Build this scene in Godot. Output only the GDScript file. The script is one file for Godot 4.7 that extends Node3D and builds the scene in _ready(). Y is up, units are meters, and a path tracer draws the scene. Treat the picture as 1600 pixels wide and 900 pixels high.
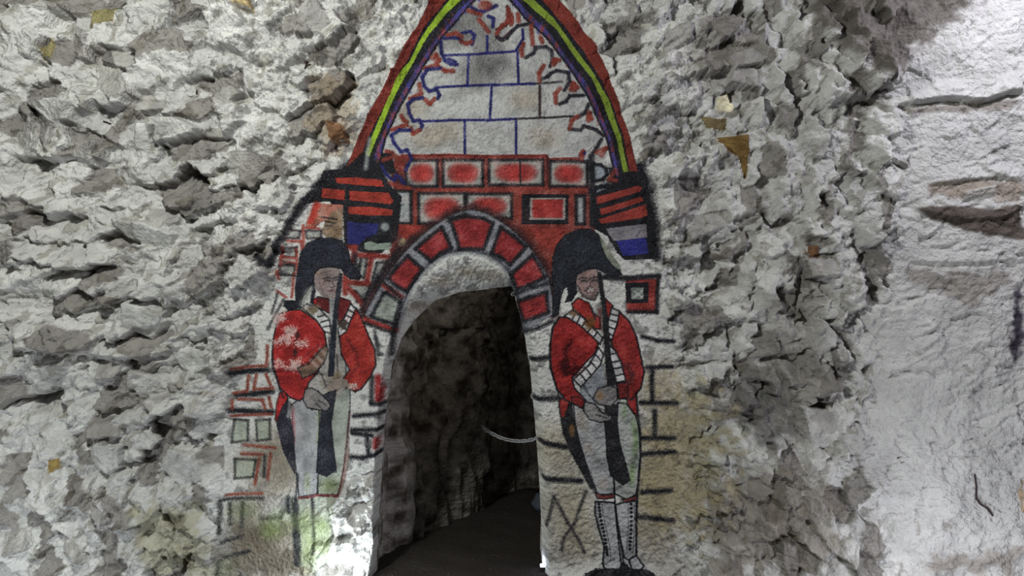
extends Node3D
# A painted doorway in a hewn chalk gallery: rough rock face, mural of two soldiers and arches, dark passage behind.

const S := 0.0034            # metres per photo pixel on the mural plane (z = 0)
const D := 4.27              # camera distance from the mural plane
const EYE := 1.53
const STEP := 0.0065         # grid step of the rock face
const X0 := -2.93
const Y0 := -0.06
const NX := 904
const NY := 524
const RIGHT_FACE := 1.72     # where the smooth right-hand face begins
# mural sheet in photo pixels of the mural plane
const MX0 := 330.0
const MY0 := -70.0
const MW := 780.0
const MH := 985.0
const TS := 1.6              # texels per photo pixel

var H := PackedFloat32Array()
var C := PackedColorArray()
var N := PackedVector3Array()
var rough := PackedFloat32Array()
var used_names := {}
var TW := 0
var TH := 0
var buf := PackedColorArray()
var wear := PackedByteArray()
var grit := PackedByteArray()
var patches: Array = []
var lx: Array = []
var inner := PackedVector2Array()
var outer := PackedVector2Array()
var rock_mat: StandardMaterial3D
var mural_mat: StandardMaterial3D
var rows: Array = []
var warp_noise: FastNoiseLite
var soft_noise: FastNoiseLite
var stain_noise: FastNoiseLite


# ---------------------------------------------------------------- helpers
func numbered(n: String) -> String:
	if not used_names.has(n):
		used_names[n] = 0
		return n
	used_names[n] += 1
	return "%s_%03d" % [n, used_names[n]]


func tag(o: Node, label: String, category := "", group := "", kind := "") -> Node:
	o.set_meta("label", label)
	if category:
		o.set_meta("category", category)
	if group:
		o.set_meta("group", group)
	if kind:
		o.set_meta("kind", kind)
	return o


func thing(called: String, label: String, category: String, at := Vector3.ZERO, group := "") -> Node3D:
	var o := Node3D.new()
	o.name = numbered(called)
	add_child(o)
	o.position = at
	tag(o, label, category, group)
	return o


func put(called: String, mesh: Mesh, mat: Material, parent: Node = self) -> MeshInstance3D:
	var o := MeshInstance3D.new()
	o.name = numbered(called) if parent == self else called
	o.mesh = mesh
	if mat:
		o.material_override = mat
	o.cast_shadow = GeometryInstance3D.SHADOW_CASTING_SETTING_ON
	parent.add_child(o, true)
	return o


func pts(s: String, c := Vector3(0, 0, 1)) -> PackedVector2Array:
	var out := PackedVector2Array()
	for w in s.split(" ", false):
		var q = w.split(",")
		out.append(Vector2(c.x + float(q[0]) / c.z, c.y + float(q[1]) / c.z))
	return out


func base_z(x: float, y: float) -> float:
	var z := 0.0
	if x < -1.35:
		var t := (-1.35 - x) / 1.5
		z += 0.34 * t * t + 0.10 * t
	if x > 0.9:
		var s := smoothstep(0.9, 1.85, x)
		z += 0.42 * s + maxf(0.0, x - 1.7) * 0.16
	# the face leans out towards the roof
	z += maxf(0.0, y - 2.3) * 0.10 * (smoothstep(0.6, 1.3, absf(x + 0.15)))
	return z


func wall_xy(p: Vector2) -> Vector2:          # photo pixel -> (x, y) on the rock face
	var x := (p.x - 800.0) * S
	var y := EYE - (p.y - 450.0) * S
	for i in 5:
		var z := base_z(x, y)
		x = (p.x - 800.0) * S * (D - z) / D
		y = EYE - (p.y - 450.0) * S * (D - z) / D
	return Vector2(x, y)


func spot(px: float, py: float, z: float) -> Vector3:   # photo pixel -> point at depth z
	var k := S * (D - z) / D
	return Vector3((px - 800.0) * k, EYE - (py - 450.0) * k, z)


func grid_of(p: Vector2) -> Vector2:          # (x, y) -> grid units
	return Vector2((p.x - X0) / STEP, (p.y - Y0) / STEP)


func grid_poly(px: PackedVector2Array) -> PackedVector2Array:
	var out := PackedVector2Array()
	for p in px:
		out.append(grid_of(wall_xy(p)))
	return out


func bounds(p: PackedVector2Array) -> Rect2:
	var r := Rect2(p[0], Vector2.ZERO)
	for q in p:
		r = r.expand(q)
	return r


func seg_dist(p: Vector2, line: PackedVector2Array, closed := false) -> float:
	var best := 1e9
	var n := line.size()
	for i in (n if closed else n - 1):
		var q := Geometry2D.get_closest_point_to_segment(p, line[i], line[(i + 1) % n])
		best = minf(best, p.distance_squared_to(q))
	return sqrt(best)


# ---------------------------------------------------------------- rock relief
func make_layer(s: int, tilt: float, bias: Vector2) -> Dictionary:
	var rng := RandomNumberGenerator.new()
	rng.seed = s
	var jx := PackedFloat32Array()
	var jy := PackedFloat32Array()
	var hh := PackedFloat32Array()
	var gx := PackedFloat32Array()
	var gy := PackedFloat32Array()
	for i in 4096:
		jx.append(rng.randf())
		jy.append(rng.randf())
		hh.append(rng.randf_range(-0.5, 0.5))
		gx.append(rng.randf_range(-1, 1) * tilt + bias.x)
		gy.append(rng.randf_range(-1, 1) * tilt + bias.y)
	return {"jx": jx, "jy": jy, "hh": hh, "gx": gx, "gy": gy}


func facet(x: float, y: float, l: Dictionary) -> Vector2:       # nearest tilted plane: (height, cell)
	var jx: PackedFloat32Array = l.jx
	var jy: PackedFloat32Array = l.jy
	var cx := floori(x)
	var cy := floori(y)
	var fx := x - cx
	var fy := y - cy
	var best := 1e9
	var bk := 0
	var bx := 0.0
	var by := 0.0
	for j in range(-1, 2):
		for i in range(-1, 2):
			var k := ((cy + j) & 63) * 64 + ((cx + i) & 63)
			var dx := fx - i - jx[k]
			var dy := fy - j - jy[k]
			var d := dx * dx + dy * dy
			if d < best:
				best = d
				bk = k
				bx = dx
				by = dy
	return Vector2(l.hh[bk] + l.gx[bk] * bx + l.gy[bk] * by, bk)


func crest(x: float, y: float, l: Dictionary) -> Vector2:       # upper envelope of tilted planes
	var jx: PackedFloat32Array = l.jx
	var jy: PackedFloat32Array = l.jy
	var hh: PackedFloat32Array = l.hh
	var gx: PackedFloat32Array = l.gx
	var gy: PackedFloat32Array = l.gy
	var cx := floori(x)
	var cy := floori(y)
	var fx := x - cx
	var fy := y - cy
	var best := -1e9
	var bk := 0
	for j in range(-1, 2):
		for i in range(-1, 2):
			var k := ((cy + j) & 63) * 64 + ((cx + i) & 63)
			var dx := fx - i - jx[k]
			var dy := fy - j - jy[k]
			var v := hh[k] + gx[k] * dx + gy[k] * dy - 0.40 * (dx * dx + dy * dy)
			if v > best:
				best = v
				bk = k
	return Vector2(best, bk)


func hewn(x: float, y: float, wx: float, wy: float, turn: float, ax: float, ay: float) -> Vector3:   # broken rock: (height, two cell numbers)
	var ct := cos(turn)
	var sn := sin(turn)
	var px := x + wx * 0.035
	var py := y + wy * 0.035
	var u := (px * ct + py * sn) * ax
	var v := (py * ct - px * sn) * ay
	var a := crest(u / 0.42, v / 0.27, lx[0])
	var b := facet((u + 0.25 * v) / 0.190, v / 0.118, lx[1])
	var e := crest((u - 0.35 * v) / 0.088 + 17.0, v / 0.056, lx[4])
	var c := facet((u - 0.3 * v + wx * 0.01) / 0.050, v / 0.034, lx[2])
	return Vector3(a.x * 0.115 + b.x * 0.088 + e.x * (0.030 + 0.022 * wy) + c.x * (0.011 + 0.007 * wx), b.y, c.y)


func relief_row(j: int) -> void:
	var hs := PackedFloat32Array()
	var cs := PackedColorArray()
	hs.resize(NX)
	cs.resize(NX)
	var y := Y0 + j * STEP
	for i in NX:
		var x := X0 + i * STEP
		var r := rough[j * NX + i]
		var wx := warp_noise.get_noise_2d(x * 100.0, y * 100.0)
		var wy := warp_noise.get_noise_2d(x * 100.0 + 700.0, y * 100.0 + 300.0)
		var upright := maxf(smoothstep(1.0, 1.35, x), 0.6 * smoothstep(1.3, 0.5, y) * smoothstep(-0.9, -1.2, x))   # upright splinters
		var g := Vector3.ZERO
		if upright < 1.0:
			g = hewn(x, y, wx, wy, 0.42, 1.0, 1.0)
		if upright > 0.0:
			var g2 := hewn(x, y, wx, wy, 0.22, 2.3, 0.80)
			g = Vector3(lerpf(g.x, g2.x * 0.72, upright), g.y if upright < 0.5 else g2.y, g.z if upright < 0.5 else g2.z)
		var d := crest((x + wx * 0.02) / 0.023, (y + 0.4 * x) / 0.019, lx[3])
		var f := soft_noise.get_noise_2d(x * 100.0, y * 100.0)
		var h := r * g.x + (0.25 + 0.75 * r) * d.x * (0.0036 + 0.0030 * wy) + f * (0.010 + 0.020 * r)
		hs[i] = base_z(x, y) + h
		# chalk: pale grey, each broken face a little different, patches of grime
		var s := stain_noise.get_noise_2d(x * 100.0, y * 100.0)
		var s2 := stain_noise.get_noise_2d(x * 330.0 + 900.0, y * 330.0)
		var tone := 0.725 + 0.06 * r * (fposmod(g.y * 0.618, 1.0) - 0.5) + 0.07 * r * (fposmod(g.z * 0.618, 1.0) - 0.5) - 0.10 * maxf(0.0, s) + 0.035 * s2
		var col := Color(tone, tone * 0.993, tone * 0.975)
		if fposmod(g.y * 0.7548, 1.0) < 0.30 * (r - 0.2):            # faces with an old grey-brown skin
			col = Color(tone * 0.72, tone * 0.70, tone * 0.675)
		if fposmod(g.z * 0.569, 1.0) < 0.16 * (r - 0.2):
			col = Color(col.r * 0.84, col.g * 0.83, col.b * 0.81)
		cs[i] = col
	rows[j] = [hs, cs]


func soft_mask(poly: PackedVector2Array, inside: float, outside: float, blur: int) -> PackedFloat32Array:
	var w := 226
	var h := 131
	var im := Image.create(w, h, false, Image.FORMAT_RF)
	var g := grid_poly(poly)
	for j in h:
		for i in w:
			var on := Geometry2D.is_point_in_polygon(Vector2((i + 0.5) * NX / w, (j + 0.5) * NY / h), g)
			im.set_pixel(i, j, Color(inside if on else outside, 0, 0))
	for k in blur:
		im.resize(w / 2, h / 2, Image.INTERPOLATE_BILINEAR)
		im.resize(w, h, Image.INTERPOLATE_BILINEAR)
	im.resize(NX, NY, Image.INTERPOLATE_BILINEAR)
	return im.get_data().to_float32_array()


func build_relief() -> void:
	warp_noise = FastNoiseLite.new()
	warp_noise.seed = 11
	warp_noise.frequency = 0.09
	warp_noise.fractal_octaves = 3
	soft_noise = FastNoiseLite.new()
	soft_noise.seed = 5
	soft_noise.frequency = 0.035
	soft_noise.fractal_octaves = 4
	stain_noise = FastNoiseLite.new()
	stain_noise.seed = 23
	stain_noise.frequency = 0.022
	stain_noise.fractal_octaves = 4
	lx = [make_layer(101, 0.9, Vector2(0, 0.15)), make_layer(202, 0.95, Vector2(0.0, -0.25)), make_layer(303, 1.0, Vector2(0, -0.1)), make_layer(404, 1.0, Vector2.ZERO), make_layer(505, 1.1, Vector2(0, 0.1))]
	var mural := pts("340,905 345,800 352,600 395,560 402,480 440,430 470,330 512,262 560,210 620,105 680,-5 700,-90 850,-90 880,-5 955,120 995,240 1025,300 1032,430 1055,520 1085,580 1100,700 1090,905")
	rough = soft_mask(mural, 0.06, 1.0, 2)
	var face := soft_mask(pts("1385,-90 1400,60 1405,200 1395,330 1380,450 1350,520 1345,700 1400,820 1410,905 1700,905 1700,-90"), 0.21, 1.0, 3)
	var jag := soft_mask(pts("505,790 560,745 590,735 592,905 480,905"), 1.0, 0.0, 1)
	for i in rough.size():
		rough[i] = maxf(minf(rough[i], face[i]), jag[i] * 1.0)
	rows.resize(NY)
	var t := WorkerThreadPool.add_group_task(relief_row, NY)
	WorkerThreadPool.wait_for_group_task_completion(t)
	for j in NY:
		H.append_array(rows[j][0])
		C.append_array(rows[j][1])
	rows.clear()


func each_in(g: PackedVector2Array, margin: float, f: Callable) -> void:
	var r := bounds(g).grow(margin)
	for j in range(maxi(0, floori(r.position.y)), mini(NY, ceili(r.end.y) + 1)):
		for i in range(maxi(0, floori(r.position.x)), mini(NX, ceili(r.end.x) + 1)):
			f.call(i, j, j * NX + i)


func ledge(line_px: PackedVector2Array, amount: float, up: float, under: float) -> void:
	# rock above the line stands out over a recess below it
	var g := grid_poly(line_px)
	var a := up / STEP
	var b := under / STEP
	each_in(g, maxf(a, b) + 1.0, func(i: int, j: int, k: int) -> void:
		var p := Vector2(i, j)
		if p.x < minf(g[0].x, g[-1].x) or p.x > maxf(g[0].x, g[-1].x):
			return
		var ly := 0.0
		for n in g.size() - 1:
			var lo := minf(g[n].x, g[n + 1].x)
			var hi := maxf(g[n].x, g[n + 1].x)
			if p.x >= lo and p.x <= hi:
				ly = lerpf(g[n].y, g[n + 1].y, (p.x - g[n].x) / (g[n + 1].x - g[n].x) if hi > lo else 0.0)
		var e := smoothstep(0.0, 8.0, minf(p.x - minf(g[0].x, g[-1].x), maxf(g[0].x, g[-1].x) - p.x))
		var d := p.y - ly
		var over := smoothstep(-1.6, 1.6, d)
		if d < a:
			H[k] += amount * e * (1.0 - maxf(d, 0.0) / a) * over
		if -d < b:
			H[k] -= amount * 0.35 * e * (1.0 + minf(d, 0.0) / b) * (1.0 - over))


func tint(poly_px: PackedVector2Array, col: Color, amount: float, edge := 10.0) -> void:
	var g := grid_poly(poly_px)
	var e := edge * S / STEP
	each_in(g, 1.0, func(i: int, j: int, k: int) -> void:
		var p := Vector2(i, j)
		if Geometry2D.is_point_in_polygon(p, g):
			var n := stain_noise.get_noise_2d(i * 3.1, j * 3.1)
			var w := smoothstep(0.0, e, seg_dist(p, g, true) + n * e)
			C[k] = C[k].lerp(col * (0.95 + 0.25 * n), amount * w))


func block(poly_px: PackedVector2Array, stand: float, gx: float, gy: float, col: Color, amount: float, called: String, label := "") -> void:
	# a lump of rock with its own flat face and sharp edges, standing out of the wall; gx, gy tilt it (per metre)
	var g := grid_poly(poly_px)
	var c := bounds(g).get_center()
	var mid := 0.0
	var n := [0.0, 0]
	each_in(g, 0.0, func(i: int, j: int, k: int) -> void:
		if Geometry2D.is_point_in_polygon(Vector2(i, j), g):
			n[0] += H[k]
			n[1] += 1)
	mid = n[0] / maxf(n[1], 1)
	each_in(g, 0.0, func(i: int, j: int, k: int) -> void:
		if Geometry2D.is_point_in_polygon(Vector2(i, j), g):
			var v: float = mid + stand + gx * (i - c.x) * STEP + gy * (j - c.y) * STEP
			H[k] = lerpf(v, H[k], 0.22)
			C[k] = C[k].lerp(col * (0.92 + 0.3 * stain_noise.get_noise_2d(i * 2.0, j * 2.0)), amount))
	patches.append({"parent": "wall", "name": called, "poly": g, "lift": 0.0006, "mat": "rock", "label": label})


func scrapes(area: PackedVector2Array, count: int, lean: float, deep: float, s: int) -> void:
	# short scars of the pick: a groove with a raised lip
	var g := grid_poly(area)
	var r := bounds(g)
	var rng := RandomNumberGenerator.new()
	rng.seed = s
	for n in count:
		var c := Vector2(rng.randf_range(r.position.x, r.end.x), rng.randf_range(r.position.y, r.end.y))
		var a := lean + rng.randfn(0.0, 0.45)
		var l := rng.randf_range(4.0, 14.0)
		var w := rng.randf_range(1.2, 2.6)
		var e := deep * rng.randf_range(0.4, 1.3)
		if not Geometry2D.is_point_in_polygon(c, g):
			continue
		var dir := Vector2(cos(a), sin(a))
		for j in range(maxi(0, floori(c.y - l - 3)), mini(NY, ceili(c.y + l + 3))):
			for i in range(maxi(0, floori(c.x - l - 3)), mini(NX, ceili(c.x + l + 3))):
				var v := Vector2(i, j) - c
				var t := absf(v.dot(dir)) / l
				var d := v.dot(Vector2(-dir.y, dir.x))
				if t < 1.0 and absf(d) < w * 2.5:
					H[j * NX + i] += e * (1.0 - t * t) * (exp(-pow((d - w) / w, 2.0)) * 0.8 - exp(-d * d / (w * w)))


func settle() -> void:
	# take the saw teeth of the grid off the steepest steps
	var h := H.duplicate()
	for j in range(1, NY - 1):
		for i in range(1, NX - 1):
			var k := j * NX + i
			var m := (h[k - 1] + h[k + 1] + h[k - NX] + h[k + NX]) * 0.25
			var f := minf(0.55, absf(m - h[k]) * 60.0)
			H[k] = lerpf(h[k], m, f)


func carve_door() -> void:
	var depth := 0.14
	var go := PackedVector2Array()
	var gi := PackedVector2Array()
	for p in outer:
		go.append(grid_of(Vector2((p.x - 800.0) * S, EYE - (p.y - 450.0) * S)))
	for p in inner:
		var q := spot(p.x, p.y, -depth)
		gi.append(grid_of(Vector2(q.x, q.y)))
	inner = gi
	each_in(go, 2.0, func(i: int, j: int, k: int) -> void:
		var p := Vector2(i, j)
		if Geometry2D.is_point_in_polygon(p, go):
			if Geometry2D.is_point_in_polygon(p, gi):
				H[k] = -depth
			else:
				var a := seg_dist(p, go, true)
				var b := seg_dist(p, gi, true)
				var t := a / maxf(a + b, 0.001)
				H[k] = lerpf(H[k] * (1.0 - t), -depth, pow(t, 1.25)) + (0.010 * soft_noise.get_noise_2d(i * 5.0, j * 9.0) + 0.012 * (facet(i / 7.0, j / 4.0, lx[2]).x)) * (1.0 - t) * minf(1.0, t * 4.0))


func point(i: int, j: int) -> Vector3:
	return Vector3(X0 + i * STEP, Y0 + j * STEP, H[j * NX + i])


func make_normals() -> void:
	N.resize(NX * NY)
	for j in NY:
		for i in NX:
			var a := maxi(i - 1, 0)
			var b := mini(i + 1, NX - 1)
			var c := maxi(j - 1, 0)
			var d := mini(j + 1, NY - 1)
			var dx := (H[j * NX + b] - H[j * NX + a]) / ((b - a) * STEP)
			var dy := (H[d * NX + i] - H[c * NX + i]) / ((d - c) * STEP)
			N[j * NX + i] = Vector3(-dx, -dy, 1).normalized()


func uv_of(p: Vector3) -> Vector2:
	return Vector2((800.0 + p.x / S - MX0) / MW, (450.0 - (p.y - EYE) / S - MY0) / MH)


func in_sheet(i: int, j: int) -> bool:
	var u := uv_of(Vector3(X0 + (i + 0.5) * STEP, Y0 + (j + 0.5) * STEP, 0))
	return u.x > 0.01 and u.x < 0.99 and u.y > 0.01 and u.y < 0.99


# a batch that collects triangles on the rock face
class Batch:
	var v := PackedVector3Array()
	var n := PackedVector3Array()
	var c := PackedColorArray()
	var t := PackedVector2Array()
	var ix := PackedInt32Array()
	var seen := {}


func batch_vertex(b: Batch, i: int, j: int, lift: float) -> int:
	var k := j * NX + i
	var at = b.seen.get(k, -1)
	if at < 0:
		at = b.v.size()
		b.seen[k] = at
		var p := Vector3(X0 + i * STEP, Y0 + j * STEP, H[k] + lift)
		b.v.append(p)
		b.n.append(N[k])
		b.c.append(C[k])
		b.t.append(uv_of(p))
	return at


func batch_piece(b: Batch, poly: PackedVector2Array, tri: Array, lift: float) -> void:
	# poly (grid units) lies inside the triangle of three grid corners
	if poly.size() < 3:
		return
	var a: Vector2i = tri[0]
	var q1: Vector2i = tri[1]
	var q2: Vector2i = tri[2]
	var ka := a.y * NX + a.x
	var k1 := q1.y * NX + q1.x
	var k2 := q2.y * NX + q2.x
	var e1 := Vector2(q1 - a)
	var e2 := Vector2(q2 - a)
	var det := e1.cross(e2)
	if Geometry2D.is_polygon_clockwise(poly):
		poly.reverse()
	var start := b.v.size()
	for p in poly:
		var d := p - Vector2(a)
		var s := d.cross(e2) / det
		var t := e1.cross(d) / det
		var z := H[ka] + s * (H[k1] - H[ka]) + t * (H[k2] - H[ka]) + lift
		var w := Vector3(X0 + p.x * STEP, Y0 + p.y * STEP, z)
		b.v.append(w)
		b.n.append((N[ka] * (1.0 - s - t) + N[k1] * s + N[k2] * t).normalized())
		b.c.append(C[ka])
		b.t.append(uv_of(w))
	for m in range(1, poly.size() - 1):
		b.ix.append(start)
		b.ix.append(start + m + 1)
		b.ix.append(start + m)


func batch_mesh(b: Batch) -> ArrayMesh:
	var m := ArrayMesh.new()
	if b.ix.is_empty():
		return m
	var arr := []
	arr.resize(Mesh.ARRAY_MAX)
	arr[Mesh.ARRAY_VERTEX] = b.v
	arr[Mesh.ARRAY_NORMAL] = b.n
	arr[Mesh.ARRAY_COLOR] = b.c
	arr[Mesh.ARRAY_TEX_UV] = b.t
	arr[Mesh.ARRAY_INDEX] = b.ix
	m.add_surface_from_arrays(Mesh.PRIMITIVE_TRIANGLES, arr)
	return m


func patch_mesh(g: PackedVector2Array, lift: float) -> ArrayMesh:
	var b := Batch.new()
	var r := bounds(g)
	var i0 := maxi(0, floori(r.position.x))
	var i1 := mini(NX - 2, floori(r.end.x))
	var j0 := maxi(0, floori(r.position.y))
	var j1 := mini(NY - 2, floori(r.end.y))
	var w := i1 - i0 + 2
	if w < 2:
		return ArrayMesh.new()
	var ins := PackedByteArray()
	for j in range(j0, j1 + 2):
		for i in range(i0, i1 + 2):
			ins.append(1 if Geometry2D.is_point_in_polygon(Vector2(i, j), g) else 0)
	var edge := {}                       # cells that an outline segment passes through
	for n in g.size():
		var p := g[n]
		var q := g[(n + 1) % g.size()]
		var cnt := ceili(p.distance_to(q) * 4.0) + 1
		for s in cnt + 1:
			var m := p.lerp(q, float(s) / cnt)
			edge[Vector2i(floori(m.x), floori(m.y))] = true
	for j in range(j0, j1 + 1):
		for i in range(i0, i1 + 1):
			var o := (j - j0) * w + i - i0
			var sum := ins[o] + ins[o + 1] + ins[o + w] + ins[o + w + 1]
			var cut := edge.has(Vector2i(i, j)) or (sum > 0 and sum < 4)
			if not cut and sum == 0:
				continue
			if not cut:
				add_cell(b, i, j, lift)
			else:
				for tri in [[Vector2i(i, j), Vector2i(i + 1, j), Vector2i(i + 1, j + 1)], [Vector2i(i, j), Vector2i(i + 1, j + 1), Vector2i(i, j + 1)]]:
					var tp := PackedVector2Array([Vector2(tri[0]), Vector2(tri[1]), Vector2(tri[2])])
					for piece in Geometry2D.intersect_polygons(tp, g):
						batch_piece(b, piece, tri, lift)
	return batch_mesh(b)


func add_cell(b: Batch, i: int, j: int, lift: float) -> void:
	var a := batch_vertex(b, i, j, lift)
	var c := batch_vertex(b, i + 1, j, lift)
	var d := batch_vertex(b, i + 1, j + 1, lift)
	var e := batch_vertex(b, i, j + 1, lift)
	b.ix.append_array(PackedInt32Array([a, d, c, a, e, d]))


func build_wall() -> Node3D:
	var rock := Batch.new()
	var sheet := Batch.new()
	var right := Batch.new()
	var ib := bounds(inner)
	var edge := {}
	for n in inner.size():
		var p := inner[n]
		var q := inner[(n + 1) % inner.size()]
		var cnt := ceili(p.distance_to(q) * 4.0) + 1
		for s in cnt + 1:
			var m := p.lerp(q, float(s) / cnt)
			edge[Vector2i(floori(m.x), floori(m.y))] = true
	for j in NY - 1:
		for i in NX - 1:
			var b := right if X0 + i * STEP > RIGHT_FACE else (sheet if in_sheet(i, j) else rock)
			if ib.has_point(Vector2(i, j)) or edge.has(Vector2i(i, j)):
				if edge.has(Vector2i(i, j)):
					for tri in [[Vector2i(i, j), Vector2i(i + 1, j), Vector2i(i + 1, j + 1)], [Vector2i(i, j), Vector2i(i + 1, j + 1), Vector2i(i, j + 1)]]:
						var tp := PackedVector2Array([Vector2(tri[0]), Vector2(tri[1]), Vector2(tri[2])])
						for piece in Geometry2D.clip_polygons(tp, inner):
							batch_piece(b, piece, tri, 0.0)
					continue
				if Geometry2D.is_point_in_polygon(Vector2(i + 0.5, j + 0.5), inner):
					continue
			add_cell(b, i, j, 0.0)
	var m := batch_mesh(rock)
	m.surface_set_material(0, rock_mat)
	var arr := []
	arr.resize(Mesh.ARRAY_MAX)
	arr[Mesh.ARRAY_VERTEX] = sheet.v
	arr[Mesh.ARRAY_NORMAL] = sheet.n
	arr[Mesh.ARRAY_TEX_UV] = sheet.t
	arr[Mesh.ARRAY_COLOR] = sheet.c
	arr[Mesh.ARRAY_INDEX] = sheet.ix
	m.add_surface_from_arrays(Mesh.PRIMITIVE_TRIANGLES, arr)
	m.surface_set_material(1, mural_mat)
	var o := put("wall_back", m, null)
	tag(o, "rough hewn grey chalk wall around the doorway, carrying the painted mural", "wall", "", "structure")
	var wr := put("wall_right", batch_mesh(right), rock_mat)
	tag(wr, "smoother pale chalk face at the right edge, with ledges and a dark slab", "wall", "", "structure")
	return o


# ---------------------------------------------------------------- the mural's paint
func blend(k: int, col: Color, a: float, w: float) -> void:
	var n := wear[k] / 255.0
	var g := grit[k] / 255.0
	a *= 1.0 - w * smoothstep(0.50, 0.78, n * 0.6 + g * 0.4)
	var dust := 0.07 + 0.34 * smoothstep(0.60, 0.84, g) * (0.4 + n)      # chalk dust and bare grains in the paint
	buf[k] = buf[k].lerp((col * ((0.80 + 0.28 * g) * (0.74 + 0.62 * n))).lerp(DUST, dust), clampf(a, 0.0, 1.0))


func fill(poly: PackedVector2Array, col: Color, a := 1.0, w := 0.5, jit := 2.0) -> void:
	var q := PackedVector2Array()
	for p in poly:
		q.append(Vector2((p.x - MX0) * TS, (p.y - MY0) * TS))
	var r := bounds(q)
	for y in range(maxi(0, floori(r.position.y)), mini(TH - 1, ceili(r.end.y)) + 1):
		var xs: Array[float] = []
		var yy := y + 0.5 + (grit[(y * 7) % TH * TW + int(r.position.x) % TW] / 255.0 - 0.5) * jit
		for n in q.size():
			var p := q[n]
			var s := q[(n + 1) % q.size()]
			if (p.y <= yy) != (s.y <= yy):
				xs.append(p.x + (yy - p.y) / (s.y - p.y) * (s.x - p.x))
		xs.sort()
		for n in range(0, xs.size() - 1, 2):
			var j1 := (grit[clampi(y, 0, TH - 1) * TW + clampi(int(xs[n]), 0, TW - 1)] / 255.0 - 0.5) * jit * 2.0
			var j2 := (grit[clampi(y, 0, TH - 1) * TW + clampi(int(xs[n + 1]), 0, TW - 1)] / 255.0 - 0.5) * jit * 2.0
			var x0 := xs[n] + j1
			var x1 := xs[n + 1] + j2
			for x in range(maxi(0, floori(x0)), mini(TW - 1, ceili(x1)) + 1):
				var cov := clampf(minf(x + 1.0, x1) - maxf(x, x0), 0.0, 1.0)
				if cov > 0.0:
					blend(y * TW + x, col, a * cov, w)


func line(poly: PackedVector2Array, width: float, col: Color, a := 1.0, soft := 1.5, w := 0.35, closed := false) -> void:
	var n := poly.size()
	for s in (n if closed else n - 1):
		var p := (poly[s] - Vector2(MX0, MY0)) * TS
		var q := (poly[(s + 1) % n] - Vector2(MX0, MY0)) * TS
		var hw := width * 0.5 * TS
		var so := soft * TS
		var r := Rect2(p, Vector2.ZERO).expand(q).grow(hw + so)
		var e := q - p
		var l2 := maxf(e.length_squared(), 0.0001)
		for y in range(maxi(0, floori(r.position.y)), mini(TH - 1, ceili(r.end.y)) + 1):
			for x in range(maxi(0, floori(r.position.x)), mini(TW - 1, ceili(r.end.x)) + 1):
				var v := Vector2(x, y) - p
				var t := clampf(v.dot(e) / l2, 0.0, 1.0)
				var d := (v - e * t).length()
				if d < hw + so:
					var k := y * TW + x
					d += (grit[k] / 255.0 - 0.5) * so * 1.2
					blend(k, col, a * smoothstep(hw + so, hw - so, d), w)


func blob(c: Vector2, rx: float, ry: float, col: Color, a := 1.0, soft := 0.5, w := 0.4) -> void:
	var p := (c - Vector2(MX0, MY0)) * TS
	var ax := rx * TS
	var ay := ry * TS
	for y in range(maxi(0, floori(p.y - ay)), mini(TH - 1, ceili(p.y + ay)) + 1):
		for x in range(maxi(0, floori(p.x - ax)), mini(TW - 1, ceili(p.x + ax)) + 1):
			var d := Vector2((x - p.x) / ax, (y - p.y) / ay).length()
			if d < 1.0:
				var k := y * TW + x
				d += (grit[k] / 255.0 - 0.5) * 0.25 * soft
				blend(k, col, a * smoothstep(1.0, 1.0 - soft, d), w)


func flakes(c: Vector2, rx: float, ry: float, col: Color, much: float) -> void:      # paint flaked off in scraps
	var p := (c - Vector2(MX0, MY0)) * TS
	var ax := rx * TS
	var ay := ry * TS
	for y in range(maxi(0, floori(p.y - ay)), mini(TH - 1, ceili(p.y + ay)) + 1):
		for x in range(maxi(0, floori(p.x - ax)), mini(TW - 1, ceili(p.x + ax)) + 1):
			var d := Vector2((x - p.x) / ax, (y - p.y) / ay).length()
			if d < 1.0:
				var k := y * TW + x
				var n := wear[k] / 255.0 * 0.55 + grit[k] / 255.0 * 0.45
				buf[k] = buf[k].lerp(col * (0.85 + 0.3 * grit[k] / 255.0), smoothstep(0.62, 0.70, n + much * 0.4 * (1.0 - d)))


func rect_poly(a: Vector2, b: Vector2) -> PackedVector2Array:
	return PackedVector2Array([a, Vector2(b.x, a.y), b, Vector2(a.x, b.y)])


func part(parent: Variant, called: String, poly: PackedVector2Array, layer := 2, label := "") -> Dictionary:
	var d := {"parent": parent, "name": called, "poly": grid_poly(poly), "lift": 0.0009 * layer + 0.0001 * (patches.size() % 8), "mat": "mural", "label": label}
	patches.append(d)
	return d


func stroke_part(parent: Variant, called: String, poly: PackedVector2Array, width: float, layer := 2, label := "") -> void:
	var o := Geometry2D.offset_polyline(poly, width * 0.5, Geometry2D.JOIN_ROUND, Geometry2D.END_ROUND)
	for q in o:
		if not Geometry2D.is_polygon_clockwise(q):
			part(parent, called, q, layer, label)
			return
	part(parent, called, o[0], layer, label)


# a painted shape that is both paint and a part of its thing
func shape(parent: Node, called: String, poly: PackedVector2Array, col: Color, layer := 3, w := 0.5, outline := 0.0, jit := 2.0) -> void:
	fill(poly, col, 1.0, w, jit)
	if outline > 0.0:
		line(poly, outline, INK, 0.95, 1.0, 0.25, true)
	part(parent, called, poly, layer)


func stroke(parent: Node, called: String, poly: PackedVector2Array, width: float, col: Color, layer := 2, soft := 1.5, w := 0.35) -> void:
	line(poly, width, col, 1.0, soft, w)
	stroke_part(parent, called, poly, width + soft, layer)


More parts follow.
